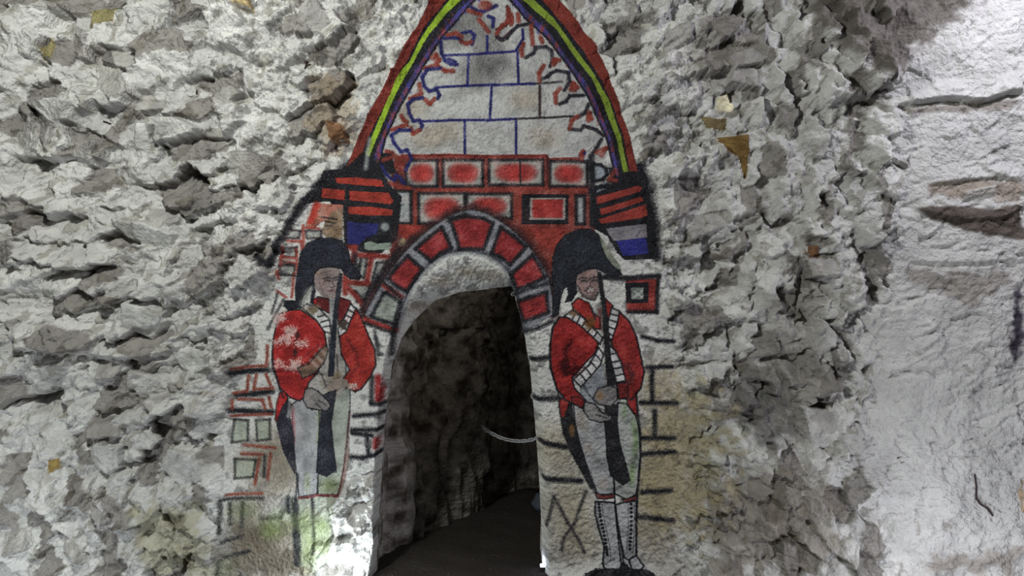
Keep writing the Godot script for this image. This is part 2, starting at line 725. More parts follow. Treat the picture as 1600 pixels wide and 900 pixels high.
const DUST := Color(0.60, 0.60, 0.60)
const INK := Color(0.055, 0.055, 0.075)
const RED := Color(0.57, 0.15, 0.14)
const BRICK_RED := Color(0.46, 0.155, 0.12)
const OXIDE := Color(0.40, 0.13, 0.10)
const NAVY := Color(0.13, 0.14, 0.40)
const LIME := Color(0.50, 0.62, 0.13)
const WHITE := Color(0.74, 0.74, 0.75)
const BELT := Color(0.76, 0.75, 0.75)
const SKIN := Color(0.52, 0.44, 0.43)
const CA := Vector3(400, 340, 3)
const CB := Vector3(400, 600, 3)
const CC := Vector3(820, 340, 3)
const CD := Vector3(820, 600, 3)
const CE := Vector3(560, 0, 4.0917)
const CF := Vector3(760, 0, 4.092)
const CG := Vector3(560, 200, 4.0917)
const CH := Vector3(780, 200, 4.0923)
const CK := Vector3(340, 240, 3.2133)
const CQ := Vector3(560, 310, 3.6)
const CL := Vector3(330, 540, 2.5)
const CR := Vector3(820, 440, 1.9577)


func noise_bytes(s: int, f: float, oct: int) -> PackedByteArray:
	var n := FastNoiseLite.new()
	n.seed = s
	n.frequency = f
	n.fractal_octaves = oct
	var im := n.get_image(TW, TH, false, false, true)
	im.convert(Image.FORMAT_L8)
	return im.get_data()


func begin_sheet() -> void:
	TW = int(MW * TS)
	TH = int(MH * TS)
	wear = noise_bytes(71, 0.018, 5)
	grit = noise_bytes(72, 0.22, 3)
	# bare chalk first: the same tones as the rock round about
	var im := Image.create_from_data(NX, NY, false, Image.FORMAT_RGBAF, C.to_byte_array())
	im.flip_y()
	var ax := (MX0 - 800.0) * S
	var i0 := (ax - X0) / STEP
	var i1 := i0 + MW * S / STEP
	var top := EYE - (MY0 - 450.0) * S
	var j0 := (NY - 1) - (top - Y0) / STEP
	var big := Image.create(TW, TH, false, Image.FORMAT_RGBAF)
	var w := int(i1) - int(i0)
	var h := int(MH * S / STEP)
	var reg := Image.create(w, h, false, Image.FORMAT_RGBAF)
	for y in h:
		var sy := clampi(int(j0) + y, 0, NY - 1)
		reg.blit_rect(im, Rect2i(int(i0), sy, w, 1), Vector2i(0, y))
	reg.resize(TW, TH, Image.INTERPOLATE_BILINEAR)
	var f := reg.get_data().to_float32_array()
	buf.resize(TW * TH)
	for k in TW * TH:
		var g := grit[k] / 255.0 - 0.5
		var n := wear[k] / 255.0 - 0.5
		var q := (1.05 + 0.26 * g + 0.16 * n) * (1.0 - 0.35 * smoothstep(0.62, 0.72, n + 0.5 + 0.35 * g))
		buf[k] = Color(f[k * 4] * q, f[k * 4 + 1] * q, f[k * 4 + 2] * q)


func end_sheet() -> void:
	var im := Image.create_from_data(TW, TH, false, Image.FORMAT_RGBAF, buf.to_byte_array())
	im.convert(Image.FORMAT_RGB8)
	mural_mat.albedo_texture = ImageTexture.create_from_image(im)
	var relief := Image.create_from_data(TW, TH, false, Image.FORMAT_L8, noise_bytes(81, 0.075, 6))
	mural_mat.heightmap_enabled = true
	mural_mat.heightmap_texture = ImageTexture.create_from_image(relief)
	mural_mat.heightmap_scale = 1.2
	buf.clear()


func mural() -> void:
	begin_sheet()
	# a grey tone laid over the wall inside the pointed arch, under its lines
	fill(pts("770,-60 700,0 640,110 600,230 640,300 920,300 955,220 900,110 840,0"), Color(0.60, 0.60, 0.595), 0.75, 0.5, 6)
	for q in pts("700,215 850,215 760,160 690,160 850,160"):
		blob(q, 60, 34, Color(0.70, 0.70, 0.69), 0.45, 0.9, 0.6)
	# stains that belong to the chalk itself: tan damp at the right, algae low at the left, soot under the apex
	var tan := Color(0.58, 0.53, 0.40)
	for q in pts("1030,600 1030,690 1035,760 1020,820 905,840 865,700 890,780 1015,760"):
		blob(q, 60, 70, tan, 0.55, 0.9, 0.5)
	for q in pts("855,800 880,850 1010,840 1040,880 900,720"):
		blob(q, 55, 50, Color(0.48, 0.45, 0.38), 0.4, 0.9, 0.5)
	for q in pts("760,60 770,100 745,115 705,45 730,30"):
		blob(q, 48, 40, Color(0.26, 0.25, 0.25), 0.55, 0.9, 0.3)
	for q in pts("820,155 700,205 640,170 850,215 665,215"):
		blob(q, 44, 30, Color(0.52, 0.45, 0.36), 0.45, 0.9, 0.5)
	for q in pts("395,720 420,760 390,800 440,720 430,690 400,850 455,740"):
		blob(q, 50, 45, Color(0.42, 0.37, 0.29), 0.5, 0.9, 0.6)
	for q in pts("380,830 430,880 370,890 460,880 410,840 350,860"):
		blob(q, 46, 34, Color(0.30, 0.27, 0.22), 0.55, 0.9, 0.7)
	for q in pts("730,425 690,440 770,430 650,480"):
		blob(q, 36, 16, Color(0.50, 0.44, 0.36), 0.5, 0.9, 0.7)

	block_courses()
	brickwork()
	var left_cap := thing("painted_capital", "painted capital left of the arch, red stripes above a dark blue block", "mural detail", spot(560, 360, 0.01))
	var right_cap := thing("painted_capital", "painted capital right of the arch, slanting red stripes above grey and blue block", "mural detail", spot(975, 350, 0.01))
	capitals(left_cap, right_cap)
	pointed_arch()
	side_bricks()
	round_arch()
	soldier_left()
	soldier_right()
	end_sheet()


func block_courses() -> void:
	var t := thing("painted_blockwork", "pale grey stone blocks drawn with thin blue joints inside the pointed arch", "mural detail", spot(765, 240, 0.01))
	# blocks: the faces between the joints
	for q in ["690,45 761,40 761,83 694,86", "761,40 816,46 817,61 805,80 761,83", "694,88 731,86 729,134 680,136", "732,86 808,81 810,130 731,133", "808,81 850,84 876,128 811,130",
			"676,138 768,135 765,187 658,189", "768,135 843,131 843,183 765,187", "844,131 878,128 905,181 844,183", "640,190 726,190 726,243 628,243", "727,190 806,187 806,242 727,243", "807,187 905,182 925,235 905,244 807,242"]:
		part(t, "painted_block", pts(q), 1)
	var blue := Color(0.06, 0.06, 0.30)
	var dark := Color(0.10, 0.085, 0.10)
	for q in ["694,87 730,86 765,83 803,80", "680,137 727,134 800,132 836,131", "658,190 700,188 763,188 806,186", "761,56 761,83", "732,86 730,134", "768,135 765,188", "726,190 726,243", "816,46 817,61 805,80", "808,80 810,130", "806,186 806,243"]:
		stroke(t, "joint_line", pts(q), 3.8, blue, 2, 1.2, 0.5)
	stroke(t, "joint_line", pts("836,131 878,128"), 3.2, dark, 2, 1.2, 0.5)
	stroke(t, "joint_line", pts("843,131 843,183"), 4.0, Color(0.16, 0.11, 0.11), 2, 1.2, 0.5)
	stroke(t, "joint_line", pts("806,186 850,184 897,182"), 3.2, dark, 2, 1.2, 0.5)


func brickwork() -> void:
	var t := thing("painted_brickwork", "painted courses of red bricks with white margins between the blockwork and round arch", "mural detail", spot(770, 345, 0.01))
	var area := pts("622,243 700,242 772,244 854,243 858,247 905,246 918,262 924,345 934,372 900,396 872,440 845,415 815,380 780,350 740,334 700,342 660,374 640,397 612,404 600,360 616,300 608,262")
	fill(area, Color(0.43, 0.15, 0.12), 1.0, 0.35)
	part(t, "mortar", area, 1, "brown red painted mortar")
	line(pts("628,243 700,242 772,244 854,243"), 4, Color(0.40, 0.11, 0.09), 1, 1, 0.5)
	line(pts("640,293 760,297 850,293 925,294"), 6, Color(0.46, 0.16, 0.13), 1, 2, 0.3)
	var rows_ := ["634,250 683,291", "692,250 754,291", "764,250 848,289", "859,252 917,291", "654,302 726,349", "729,303 799,341"]
	for q in rows_:
		var c := pts(q)
		var a := c[0]
		var b := c[1]
		var m := (a + b) * 0.5
		fill(rect_poly(a, b), Color(0.60, 0.60, 0.58), 1, 0.5)
		line(rect_poly(a, b), 5.0, INK, 0.9, 2.2, 0.5, true)
		for k in 3:
			blob(m + Vector2((k - 1) * (b.x - a.x) * 0.16, 0), (b.x - a.x) * 0.31, (b.y - a.y) * 0.47, RED, 0.85, 0.55, 0.3)
		var whole := part(t, "painted_brick", rect_poly(a, b), 2)
		part(whole, "red_centre", rect_poly(m - Vector2((b.x - a.x) * 0.34, (b.y - a.y) * 0.3), m + Vector2((b.x - a.x) * 0.34, (b.y - a.y) * 0.3)), 3, "blurred red centre of the brick")
	for q in ["617,298 642,349", "900,306 913,350"]:
		var c := pts(q)
		fill(rect_poly(c[0], c[1]), Color(0.56, 0.58, 0.58), 1, 0.4)
		line(rect_poly(c[0], c[1]), 5.5, INK, 0.95, 2.2, 0.3, true)
		part(t, "painted_brick", rect_poly(c[0], c[1]), 2, "narrow grey brick end")
	var big := rect_poly(Vector2(814, 303), Vector2(888, 351))
	fill(big, INK, 1, 0.2)
	fill(rect_poly(Vector2(828, 309), Vector2(883, 344)), Color(0.56, 0.52, 0.50), 1, 0.3, 3)
	fill(rect_poly(Vector2(832, 312), Vector2(879, 341)), RED, 1, 0.3, 5)
	part(part(t, "painted_brick", big, 2, "red brick in a thick black frame"), "red_centre", rect_poly(Vector2(832, 312), Vector2(879, 341)), 3)
	line(pts("812,300 812,345"), 6, Color(0.48, 0.18, 0.15), 1, 1, 0.5)
	line(pts("855,246 857,290"), 5, Color(0.2, 0.07, 0.07), 0.9, 1, 0.5)
	line(pts("812,250 813,288"), 2.5, INK, 0.9, 1.0, 0.5)
	var gap := pts("828,357 884,357 877,372 862,392 848,385 836,370")
	fill(gap, Color(0.52, 0.17, 0.14), 1, 0.6)
	part(t, "painted_spandrel", gap, 2, "red wedge between arch and hat")
	var gap2 := pts("622,350 662,352 655,362 636,380 622,386 618,362")
	fill(gap2, Color(0.50, 0.15, 0.12), 1, 0.4)
	part(t, "painted_spandrel", gap2, 2, "red wedge beside the left capital")
	blob(Vector2(628, 378), 9, 8, Color(0.62, 0.55, 0.42), 1, 0.3, 0.1)


func capitals(l: Node, r: Node) -> void:
	# black spray round both capitals
	line(pts("505,300 540,262 600,262 640,290"), 12, INK, 0.85, 8, 0.3)
	line(pts("925,300 965,282 1000,262 1012,300 1024,400"), 12, INK, 0.85, 7, 0.3)
	fill(pts("545,250 566,236 612,240 618,270 528,274"), INK, 1, 0.1, 4)
	fill(pts("950,262 1000,256 1012,292 958,292"), INK, 1, 0.1, 4)
	# left
	var body := pts("540,90 620,78 700,92 830,95 880,175 925,215 912,350 905,425 820,500 770,510 640,465 632,310 560,240 460,250 520,160", CK)
	fill(body, INK, 1, 0.12, 3)
	part(l, "dark_ground", body, 2)
	line(pts("560,100 450,240 370,350 320,470 280,555 245,545 212,512", CK), 10, INK, 0.95, 4, 0.3)
	stroke_part(l, "outline", pts("460,235 370,350 320,470 280,555 245,545 212,512", CK), 10, 2)
	var red := Color(0.55, 0.16, 0.12)
	for q in ["592,122 700,120 822,133 838,168 700,158 600,148", "530,175 640,184 638,234 525,222", "662,186 860,198 886,240 868,255 662,234", "656,266 780,268 882,284 876,310 780,312 660,304"]:
		shape(l, "red_stripe", pts(q, CK), red, 3, 0.12)
	var cheek := pts("505,250 630,256 630,272 560,330 520,345 480,380 440,378 455,340 480,290", CK)
	fill(cheek, Color(0.60, 0.36, 0.30), 1, 0.6)
	line(pts("500,260 470,340", CK), 11, Color(0.62, 0.17, 0.13), 1, 3, 0.4)
	part(l, "worn_brick", cheek, 3)
	var brown := pts("545,340 580,290 632,272 628,425 560,428 520,395", CK)
	fill(brown, Color(0.46, 0.37, 0.29), 1, 0.4)
	part(l, "brown_patch", brown, 3)
	for q in ["525,318 600,330", "540,340 590,350", "545,365 580,360"]:
		line(pts(q, CK), 2.5, INK, 0.8, 1.2, 0.4)
	var navy := pts("652,342 740,350 810,352 800,400 745,425 705,462 655,452", CK)
	shape(l, "blue_block", navy, Color(0.10, 0.11, 0.33), 3, 0.15)
	blob(Vector2(601, 354), 10, 10, Color(0.50, 0.52, 0.53), 1, 0.7, 0.3)
	var scroll := pts("738,448 770,440 800,452 868,446 878,462 870,480 760,486 738,478", CK)
	fill(scroll, Color(0.50, 0.55, 0.50), 0.95, 0.4)
	part(l, "pale_scroll", scroll, 3)
	# right
	var rb := pts("590,400 610,370 690,360 770,370 905,270 930,300 955,470 985,600 1005,835 800,845 755,800 690,690 600,640", CH)
	fill(rb, INK, 1, 0.12, 3)
	part(r, "dark_ground", rb, 2)
	for q in ["618,440 760,405 880,370 912,386 895,410 760,450 625,490", "640,520 780,478 905,440 922,468 800,510 650,560", "632,585 760,545 935,490 947,560 900,578 720,605 650,612"]:
		shape(r, "red_stripe", pts(q, CH), Color(0.50, 0.16, 0.13), 3, 0.15)
	shape(r, "grey_block", pts("680,645 940,612 945,700 850,712 730,722", CH), Color(0.46, 0.44, 0.46), 3, 0.2)
	shape(r, "blue_block", pts("748,722 850,712 938,700 952,802 870,812 790,820", CH), Color(0.12, 0.13, 0.42), 3, 0.15)
	var slip := pts("620,655 680,740 755,860 735,880 660,760 630,690", CH)
	fill(slip, Color(0.50, 0.50, 0.44), 1, 0.4)
	part(r, "pale_slip", slip, 3)
	line(pts("960,500 990,620 1003,830", CH), 10, INK, 0.8, 5, 0.4)
	line(pts("590,180 583,260 592,400 592,620", CH), 9, INK, 0.95, 3, 0.2)
	stroke_part(r, "outline", pts("590,180 583,260 592,400", CH), 9, 3)
	for q in ["598,228 650,236 682,262 690,295 660,330 602,342", "608,395 640,378 690,378 700,392 660,410 612,425"]:
		var loop := pts(q, CH)
		fill(loop, Color(0.50, 0.53, 0.56), 1, 0.2)
		line(loop, 5.5, INK, 1, 2, 0.2, true)
		part(r, "grey_loop", loop, 4)


func band(t: Node, called: String, a: PackedVector2Array, b: PackedVector2Array, col: Color, layer: int, w: float) -> PackedVector2Array:
	var poly := a.duplicate()
	var back := b.duplicate()
	back.reverse()
	poly.append_array(back)
	fill(poly, col, 1, w)
	part(t, called, poly, layer)
	return poly


func pointed_arch() -> void:
	var t := thing("painted_pointed_arch", "tall pointed arch of painted red, lime green and striped bands over the doorway", "mural detail", spot(770, 270, 0.01))
	var apex := Vector2(770, -62)
	# left leg, outside to inside
	var lo := pts("722,-62 690,-24 675,0 653,46 638,66 611,117 584,169 560,218 541,262")
	var l1 := pts("745,-62 712,-18 699,0 667,39 633,103 604,161 580,208 566,240")
	var l2 := pts("752,-62 718,-17 703,0 682,25 663,54 641,95 619,127 602,166 581,215 571,242")
	var l3 := pts("770,-48 735,-14 721,0 697,22 670,56 643,105 619,147 589,218 578,245")
	var l4 := pts("772,-40 742,-8 727,4 707,26 672,72 646,113 623,152 594,218 584,244")
	var l5 := pts("772,-18 745,-2 731,12 690,59 655,115 624,169 602,218 594,252")
	# right leg
	var ro := pts("822,-62 852,-30 873,0 902,37 929,73 948,117 965,166 982,215 996,268")
	var r1 := pts("798,-62 826,-26 846,0 882,42 912,81 941,130 960,176 973,213 984,268")
	var r2 := pts("790,-62 818,-20 833,0 865,29 897,73 926,113 951,157 970,215 982,268")
	var r3 := pts("770,-48 801,-14 816,0 841,22 870,47 897,88 924,122 941,159 963,218 974,270")
	var r4 := pts("770,-40 795,-10 810,2 834,26 862,54 892,97 918,130 935,166 957,220 968,272")
	var r5 := pts("770,-18 786,-8 799,3 821,29 853,58 887,102 919,153 948,218 962,278")
	for g in [[lo, l5], [ro, r5]]:
		var poly: PackedVector2Array = g[0].duplicate()
		var back: PackedVector2Array = g[1].duplicate()
		back.reverse()
		poly.append_array(back)
		fill(poly, INK, 1, 0.1)
		part(t, "black_edging", poly, 1)
	var stripes := [band(t, "striped_band", l4, l5, Color(0.17, 0.15, 0.30), 3, 0.1), band(t, "striped_band", r4, r5, Color(0.17, 0.15, 0.30), 3, 0.1)]
	band(t, "red_band", lo, l1, OXIDE, 3, 0.15)
	band(t, "red_band", ro, r1, OXIDE, 3, 0.15)
	band(t, "green_band", l2, l3, LIME, 3, 0.15)
	band(t, "green_band", r2, r3, Color(0.42, 0.50, 0.14), 3, 0.2)
	var rng := RandomNumberGenerator.new()
	rng.seed = 9
	for g in [[l4, l5], [r4, r5]]:
		for n in 90:
			var f := rng.randf()
			var a := along(g[0], f)
			var b := along(g[1], clampf(f + rng.randf_range(-0.02, 0.02), 0, 1))
			var col := Color(0.48, 0.17, 0.17) if rng.randf() < 0.45 else Color(0.20, 0.19, 0.46)
			var c := a.lerp(b, rng.randf_range(0.2, 0.8))
			var way := Vector2(rng.randf_range(-3, 3), rng.randf_range(3, 8))
			line(PackedVector2Array([c - way, c + way]), rng.randf_range(2.0, 4.5), col, 0.75, 1.8, 0.3)
		line(g[0], 2.2, INK, 0.9, 1.2, 0.2)
		line(g[1], 3.0, INK, 0.95, 1.2, 0.2)
	# tapering foot of the left green band, faded to white
	line(pts("578,218 571,262"), 6, Color(0.55, 0.57, 0.56), 0.9, 3, 0.2)
	# curled leaves along the inside of the arch
	var blue := Color(0.075, 0.075, 0.29)
	var dark := Color(0.085, 0.08, 0.11)
	var rust := Color(0.43, 0.15, 0.115)
	var sets := [
		[CE, blue, ["545,245 600,240 640,242 660,265", "665,210 715,200 740,225 725,285"], ["570,225 620,210 660,235", "655,265 690,278 720,268"]],
		[CE, blue, ["525,262 530,340 555,390 590,412 630,415", "575,380 620,400"], ["470,370 495,350 515,385 500,405", "425,440 500,418 555,455 605,455"]],
		[CE, blue, ["525,437 440,447 408,495 420,550 452,585 500,570 518,610 505,632"], ["390,540 400,600 330,632", "425,635 455,665 485,632"]],
		[CE, blue, ["410,625 350,635 315,670 325,725 352,775 390,770 408,805 395,830"], ["275,740 290,770 310,780", "215,832 280,810 310,800", "335,820 350,855 390,832"]],
		[CG, blue, ["330,15 260,15 212,50 230,100 272,152 310,140 338,190 300,270"], ["180,150 220,160", "160,205 240,180", "255,210 285,225 310,200"]],
		[CG, blue, ["148,240 180,300 228,335 242,300 265,318 292,355"], ["200,350 260,375 330,385"]],
		[CE, blue, ["830,105 862,120 858,172", "720,50 760,75 800,75 880,40"], ["770,125 830,200", "700,70 780,95"]],
		[CE, Color(0.20, 0.08, 0.09), ["950,45 965,100 940,160 888,190 890,240 922,255 985,195"], ["975,90 980,140"]],
		[CF, dark, ["265,150 200,165 160,205 130,245 90,255 62,235"], ["65,215 100,165 135,140 140,60", "160,110 155,155", "200,90 205,135"]],
		[CF, dark, ["405,425 420,385 415,325 380,300 315,303 300,340 250,370"], ["285,165 295,285", "235,280 222,320 228,355", "345,240 355,270"]],
		[CF, dark, ["495,580 530,520 520,465 450,452 410,470 390,492 348,510"], ["365,420 335,470 338,518", "425,415 440,380 465,385"]],
		[CF, dark, ["620,612 530,615 508,650 465,668"], ["468,568 440,600 442,658", "535,575 555,535 578,560 555,580"]],
		[CF, dark, ["650,668 630,720 580,752", "530,825 600,832 620,805 700,828 745,868"], ["582,745 545,770 530,822", "655,720 668,760 650,770"]],
		[CH, dark, ["650,75 620,125 580,185", "520,215 555,215"], ["520,170 535,150 525,200", "620,155 680,130 650,175", "740,270 700,330 745,335"]],
	]
	for s in sets:
		var leaf: Array[PackedVector2Array] = []
		for q in s[2]:
			var p := pts(q, s[0])
			line(p, 5.2, s[1], 1, 1.5, 0.25)
			leaf.append(p)
		for q in s[3]:
			line(pts(q, s[0]), 6.5, rust, 0.95, 2.0, 0.4)
		for p in leaf:
			stroke_part(t, "curled_leaf", p, 6.0, 4)
		for q in s[3]:
			stroke_part(t, "red_leaf_mark", pts(q, s[0]), 6.5, 4)
	blob(Vector2(758, 9), 14, 11, Color(0.42, 0.15, 0.12), 0.9, 0.5)
	blob(Vector2(909, 241), 6, 6, Color(0.45, 0.15, 0.12), 0.95, 0.4)
	blob(Vector2(913, 239), 3.5, 3.5, blue, 0.95, 0.4)
	blob(Vector2(681, 92), 6, 8, Color(0.45, 0.18, 0.14), 0.8, 0.6)
	for q in pts("895,134 920,182 866,96"):
		blob(q, 7, 8, Color(0.45, 0.16, 0.12), 0.9, 0.5)


func round_arch() -> void:
	var t := thing("painted_round_arch", "painted round arch of red voussoirs with grey joints hugging the top of the doorway", "mural detail", spot(728, 400, 0.01))
	var o := pts("36,655 100,530 170,420 250,312 330,230 420,155 500,108 560,78 640,62 720,82 800,128 880,190 960,270 1030,370 1075,460 1092,560 1098,650", CQ)
	var i := pts("195,760 245,610 290,500 345,420 405,360 480,312 560,292 640,292 720,312 790,352 840,402 868,470 890,570 915,690 932,755", CQ)
	line(o, 16, Color(0.17, 0.07, 0.075), 0.85, 7, 0.1)
	line(pts("30,560 120,440 200,330 300,225", CQ), 10, INK, 0.7, 6, 0.2)
	var poly := o.duplicate()
	var back := i.duplicate()
	back.reverse()
	poly.append_array(back)
	fill(poly, Color(0.46, 0.465, 0.49), 1, 0.25)
	part(t, "grey_rim", poly, 3)
	line(o, 2.5, INK, 0.6, 2.0, 0.4)
	line(i, 7, Color(0.20, 0.20, 0.24), 0.8, 4, 0.5)
	var ring := i.duplicate()
	for k in ring.size():
		ring[k] = ring[k] + (Vector2(720, 500) - ring[k]).normalized() * 5.0
	line(ring, 4, Color(0.55, 0.56, 0.57), 0.7, 3, 0.5)
	for q in ["515,118 600,98 700,112 756,138 704,285 620,282 568,285 548,210", "322,282 400,215 468,162 492,210 522,280 460,310 408,352", "165,450 215,385 278,322 318,360 358,395 320,450 272,522 225,500",
			"800,162 870,210 942,270 900,320 852,372 800,330 748,308", "978,318 1015,375 1048,445 960,485 892,512 858,425", "888,580 960,555 1056,528 1068,640 990,670 928,692"]:
		var p := pts(q, CQ)
		fill(p, Color(0.50, 0.12, 0.125), 1, 0.25)
		line(p, 6.0, INK, 0.95, 2.4, 0.3, true)
		part(t, "voussoir", p, 4)
	var pale := pts("140,535 160,530 235,580 205,702 140,690 75,660", CQ)
	fill(pale, Color(0.54, 0.56, 0.53), 1, 0.3)
	line(pale, 6.0, INK, 0.9, 2.4, 0.4, true)
	part(t, "voussoir", pale, 4, "pale grey green voussoir at the left foot of the arch")
	for q in ["145,488 240,552", "38,680 120,712 205,738"]:
		stroke(t, "red_joint", pts(q, CQ), 8, Color(0.50, 0.14, 0.12), 4, 2)
	for q in ["870,540 980,500 1090,470", "935,752 1010,725 1092,690", "140,470 242,560", "40,700 190,755"]:
		line(pts(q, CQ), 5.5, INK, 0.9, 3, 0.4)
	for q in ["870,540 980,500 1090,470", "935,752 1010,725 1092,690"]:
		stroke_part(t, "black_joint", pts(q, CQ), 7, 4)
	line(pts("505,128 600,90", CQ), 7, Color(0.05, 0.05, 0.05), 0.8, 4, 0.5)
	# dark line down the left edge of the opening
	line(pts("240,590 200,720 175,880", CQ), 6, INK, 0.85, 4, 0.5)


func side_bricks() -> void:
	var red := Color(0.46, 0.20, 0.15)
	var pale := Color(0.56, 0.57, 0.55)
	var t := thing("painted_brick_edge", "brick courses sketched in black and rusty red down the wall left of the left soldier", "mural detail", spot(395, 760, 0.01))
	for q in ["440,388 520,385 520,422 450,425", "365,382 420,388 410,425 355,425", "340,480 400,470 395,520 335,515", "320,560 390,560 385,610 320,610"]:
		var p := pts(q, CK)
		fill(p, pale, 0.9, 0.5)
		line(p, 3.5, Color(0.18, 0.14, 0.16), 0.8, 1.8, 0.5, true)
		part(t, "painted_brick", p, 2)
	for q in ["430,360 432,470", "345,470 325,560", "365,440 420,440 425,480", "400,480 400,600", "330,520 390,525", "345,545 390,550", "310,590 315,630", "300,690 340,720", "385,600 370,720", "440,370 510,375"]:
		line(pts(q, CK), 4, Color(0.55, 0.19, 0.15), 0.9, 2, 0.5)
	for q in ["330,730 250,880", "300,700 270,800", "330,600 390,612", "340,550 380,560"]:
		line(pts(q, CK), 3.5, INK, 0.8, 2.5, 0.5)
	for q in ["100,100 160,96 218,92", "105,190 170,186 238,178", "85,248 160,256 238,258"]:
		stroke(t, "black_course_line", pts(q, CL), 8.5, INK, 2, 3, 0.4)
	for q in ["110,82 220,76 220,0", "150,115 145,175 95,182", "178,112 170,168 242,166", "90,208 90,242", "110,206 200,210 212,245", "85,270 235,266", "130,385 250,398", "120,420 205,424", "188,440 172,540", "70,576 200,574", "232,420 222,520", "215,110 235,160", "225,200 235,240"]:
		stroke(t, "red_course_line", pts(q, CL), 4.5, red, 2, 2, 0.55)
	for q in ["95,285 145,290 145,368 86,374", "176,292 230,286 230,364 182,369", "96,440 175,446 165,510 96,515"]:
		var p := pts(q, CL)
		fill(p, Color(0.58, 0.61, 0.54), 0.75, 0.4)
		line(p, 3.6, Color(0.15, 0.15, 0.14), 0.85, 2, 0.5, true)
		part(t, "painted_brick", p, 2)
	for q in ["210,430 208,508", "50,600 45,720", "80,610 80,690", "126,610 120,702", "52,592 200,594", "60,820 150,800", "40,840 36,890", "300,600 300,650", "195,675 270,670 285,640", "50,760 120,742"]:
		stroke(t, "black_upright_line", pts(q, CL), 5.0, Color(0.13, 0.13, 0.13), 2, 3, 0.6)
	line(pts("50,592 48,730"), 10, Color(0.3, 0.3, 0.25), 0.4, 5, 0.6)
	for q in pts("240,690 270,660 245,730 215,700 100,640 150,640 60,860 375,690 385,760 370,800 395,850 420,700 355,740", CL):
		blob(q, 24, 24, Color(0.40, 0.45, 0.28), 0.4, 0.9, 0.7)

	# bricks between the left soldier's hat and the round arch
	var u := thing("painted_brick_patch", "white bricks with red joints between the left soldier's hat and the round arch", "mural detail", spot(590, 470, 0.01))
	for q in ["722,520 752,518 736,622 704,612", "800,548 852,540 812,632 780,626", "655,650 772,660 742,742 662,682", "690,690 740,740 700,740"]:
		var p := pts(q, CK)
		fill(p, pale, 1, 0.4)
		line(p, 4, INK, 0.85, 2.5, 0.4, true)
		part(u, "painted_brick", p, 2)
	for q in ["700,508 790,512 882,520", "772,518 752,642", "640,640 700,648 772,652", "640,660 720,740 752,820", "650,470 690,470 680,540", "640,610 640,700"]:
		stroke(u, "red_joint", pts(q, CK), 8, Color(0.46, 0.13, 0.11), 2, 3, 0.3)
	stroke(u, "black_joint", pts("860,560 800,650 730,790", CK), 11, INK, 2, 5, 0.2)
	line(pts("905,420 890,540 850,560", CK), 12, Color(0.16, 0.07, 0.08), 0.8, 6, 0.2)
	line(pts("690,510 700,620", CK), 9, INK, 0.8, 4, 0.3)

	# left jamb of the doorway
	var j := thing("painted_jamb_mark", "black bars and red dabs on the chalk between left soldier and doorway", "mural detail", spot(585, 745, 0.01))
	line(pts("590,590 592,608 591,624"), 11, Color(0.52, 0.10, 0.11), 1, 4, 0.5)
	part(j, "red_dab", pts("584,590 597,588 600,610 596,626 586,624"), 2)
	line(pts("587,686 586,698"), 8, Color(0.50, 0.12, 0.12), 1, 4, 0.5)
	part(j, "red_dab", pts("581,682 592,682 592,702 582,703"), 2)
	line(pts("581,588 580,630 597,632"), 7, INK, 0.85, 3, 0.4)
	for q in ["460,148 585,138", "450,214 578,212", "440,340 500,345 570,326", "452,228 545,240", "520,235 528,330"]:
		stroke(j, "black_bar", pts(q, CB), 6.5, INK, 2, 3, 0.4)
	for q in ["555,530 570,600", "500,660 540,720"]:
		line(pts(q, CA), 5, INK, 0.7, 3, 0.4)

	# right: open square, course dashes and a cross
	var s := thing("painted_square", "red square frame with white crossed centre, right of the right soldier's hat", "mural detail", spot(1003, 490, 0.01))
	var sq := pts("472,290 618,285 612,445 478,445", CC)
	fill(sq, Color(0.50, 0.15, 0.13), 1, 0.25)
	part(s, "red_frame", sq, 2)
	line(pts("372,278 480,284 622,272", CC), 8, INK, 1, 2.5, 0.2)
	stroke_part(s, "black_bar", pts("372,278 480,284 622,272", CC), 8, 3)
	line(pts("622,275 615,442 480,440", CC), 6, INK, 0.95, 2.5, 0.2)
	var core := pts("470,305 580,303 578,400 475,402", CC)
	fill(core, INK, 1, 0.1)
	var middle := part(s, "black_centre", core, 3)
	var wq := pts("495,330 556,328 556,382 500,384", CC)
	fill(wq, Color(0.50, 0.52, 0.49), 1, 0.3)
	part(middle, "white_panel", wq, 4)
	line(pts("508,342 548,372", CC), 1.8, Color(0.80, 0.80, 0.78), 0.9, 1, 0.1)
	line(pts("548,340 508,374", CC), 1.8, Color(0.80, 0.80, 0.78), 0.9, 1, 0.1)
	line(pts("655,385 690,500 685,575", CC), 2.5, Color(0.3, 0.3, 0.3), 0.5, 2, 0.4)

	var d := thing("painted_course_dash", "ladder of short black spray dashes down the tan chalk right of the right soldier", "mural detail", spot(1025, 830, 0.01))
	for q in ["548,555 620,575 690,578", "570,700 690,698"]:
		stroke(d, "black_dash", pts(q, CC), 6, INK, 2, 2.5, 0.35)
	for q in ["388,262 388,368", "355,370 462,370", "396,395 396,470", "355,477 456,478", "360,526 456,520", "358,643 445,636", "345,718 400,722 452,728"]:
		stroke(d, "black_dash", pts(q, CR), 7, INK, 2, 3, 0.35)
	var e := thing("painted_jamb_dash", "short black spray dashes on the chalk strip between doorway and right soldier", "mural detail", spot(868, 770, 0.01))
	for q in ["22,238 76,230", "30,360 103,355", "48,490 126,504", "60,602 170,608"]:
		stroke(e, "black_dash", pts(q, CR), 8, INK, 2, 3, 0.35)
	var x := thing("painted_cross", "thin black crossed strokes sprayed low on the chalk beside the doorway's right foot", "mural detail", spot(885, 870, 0.01))
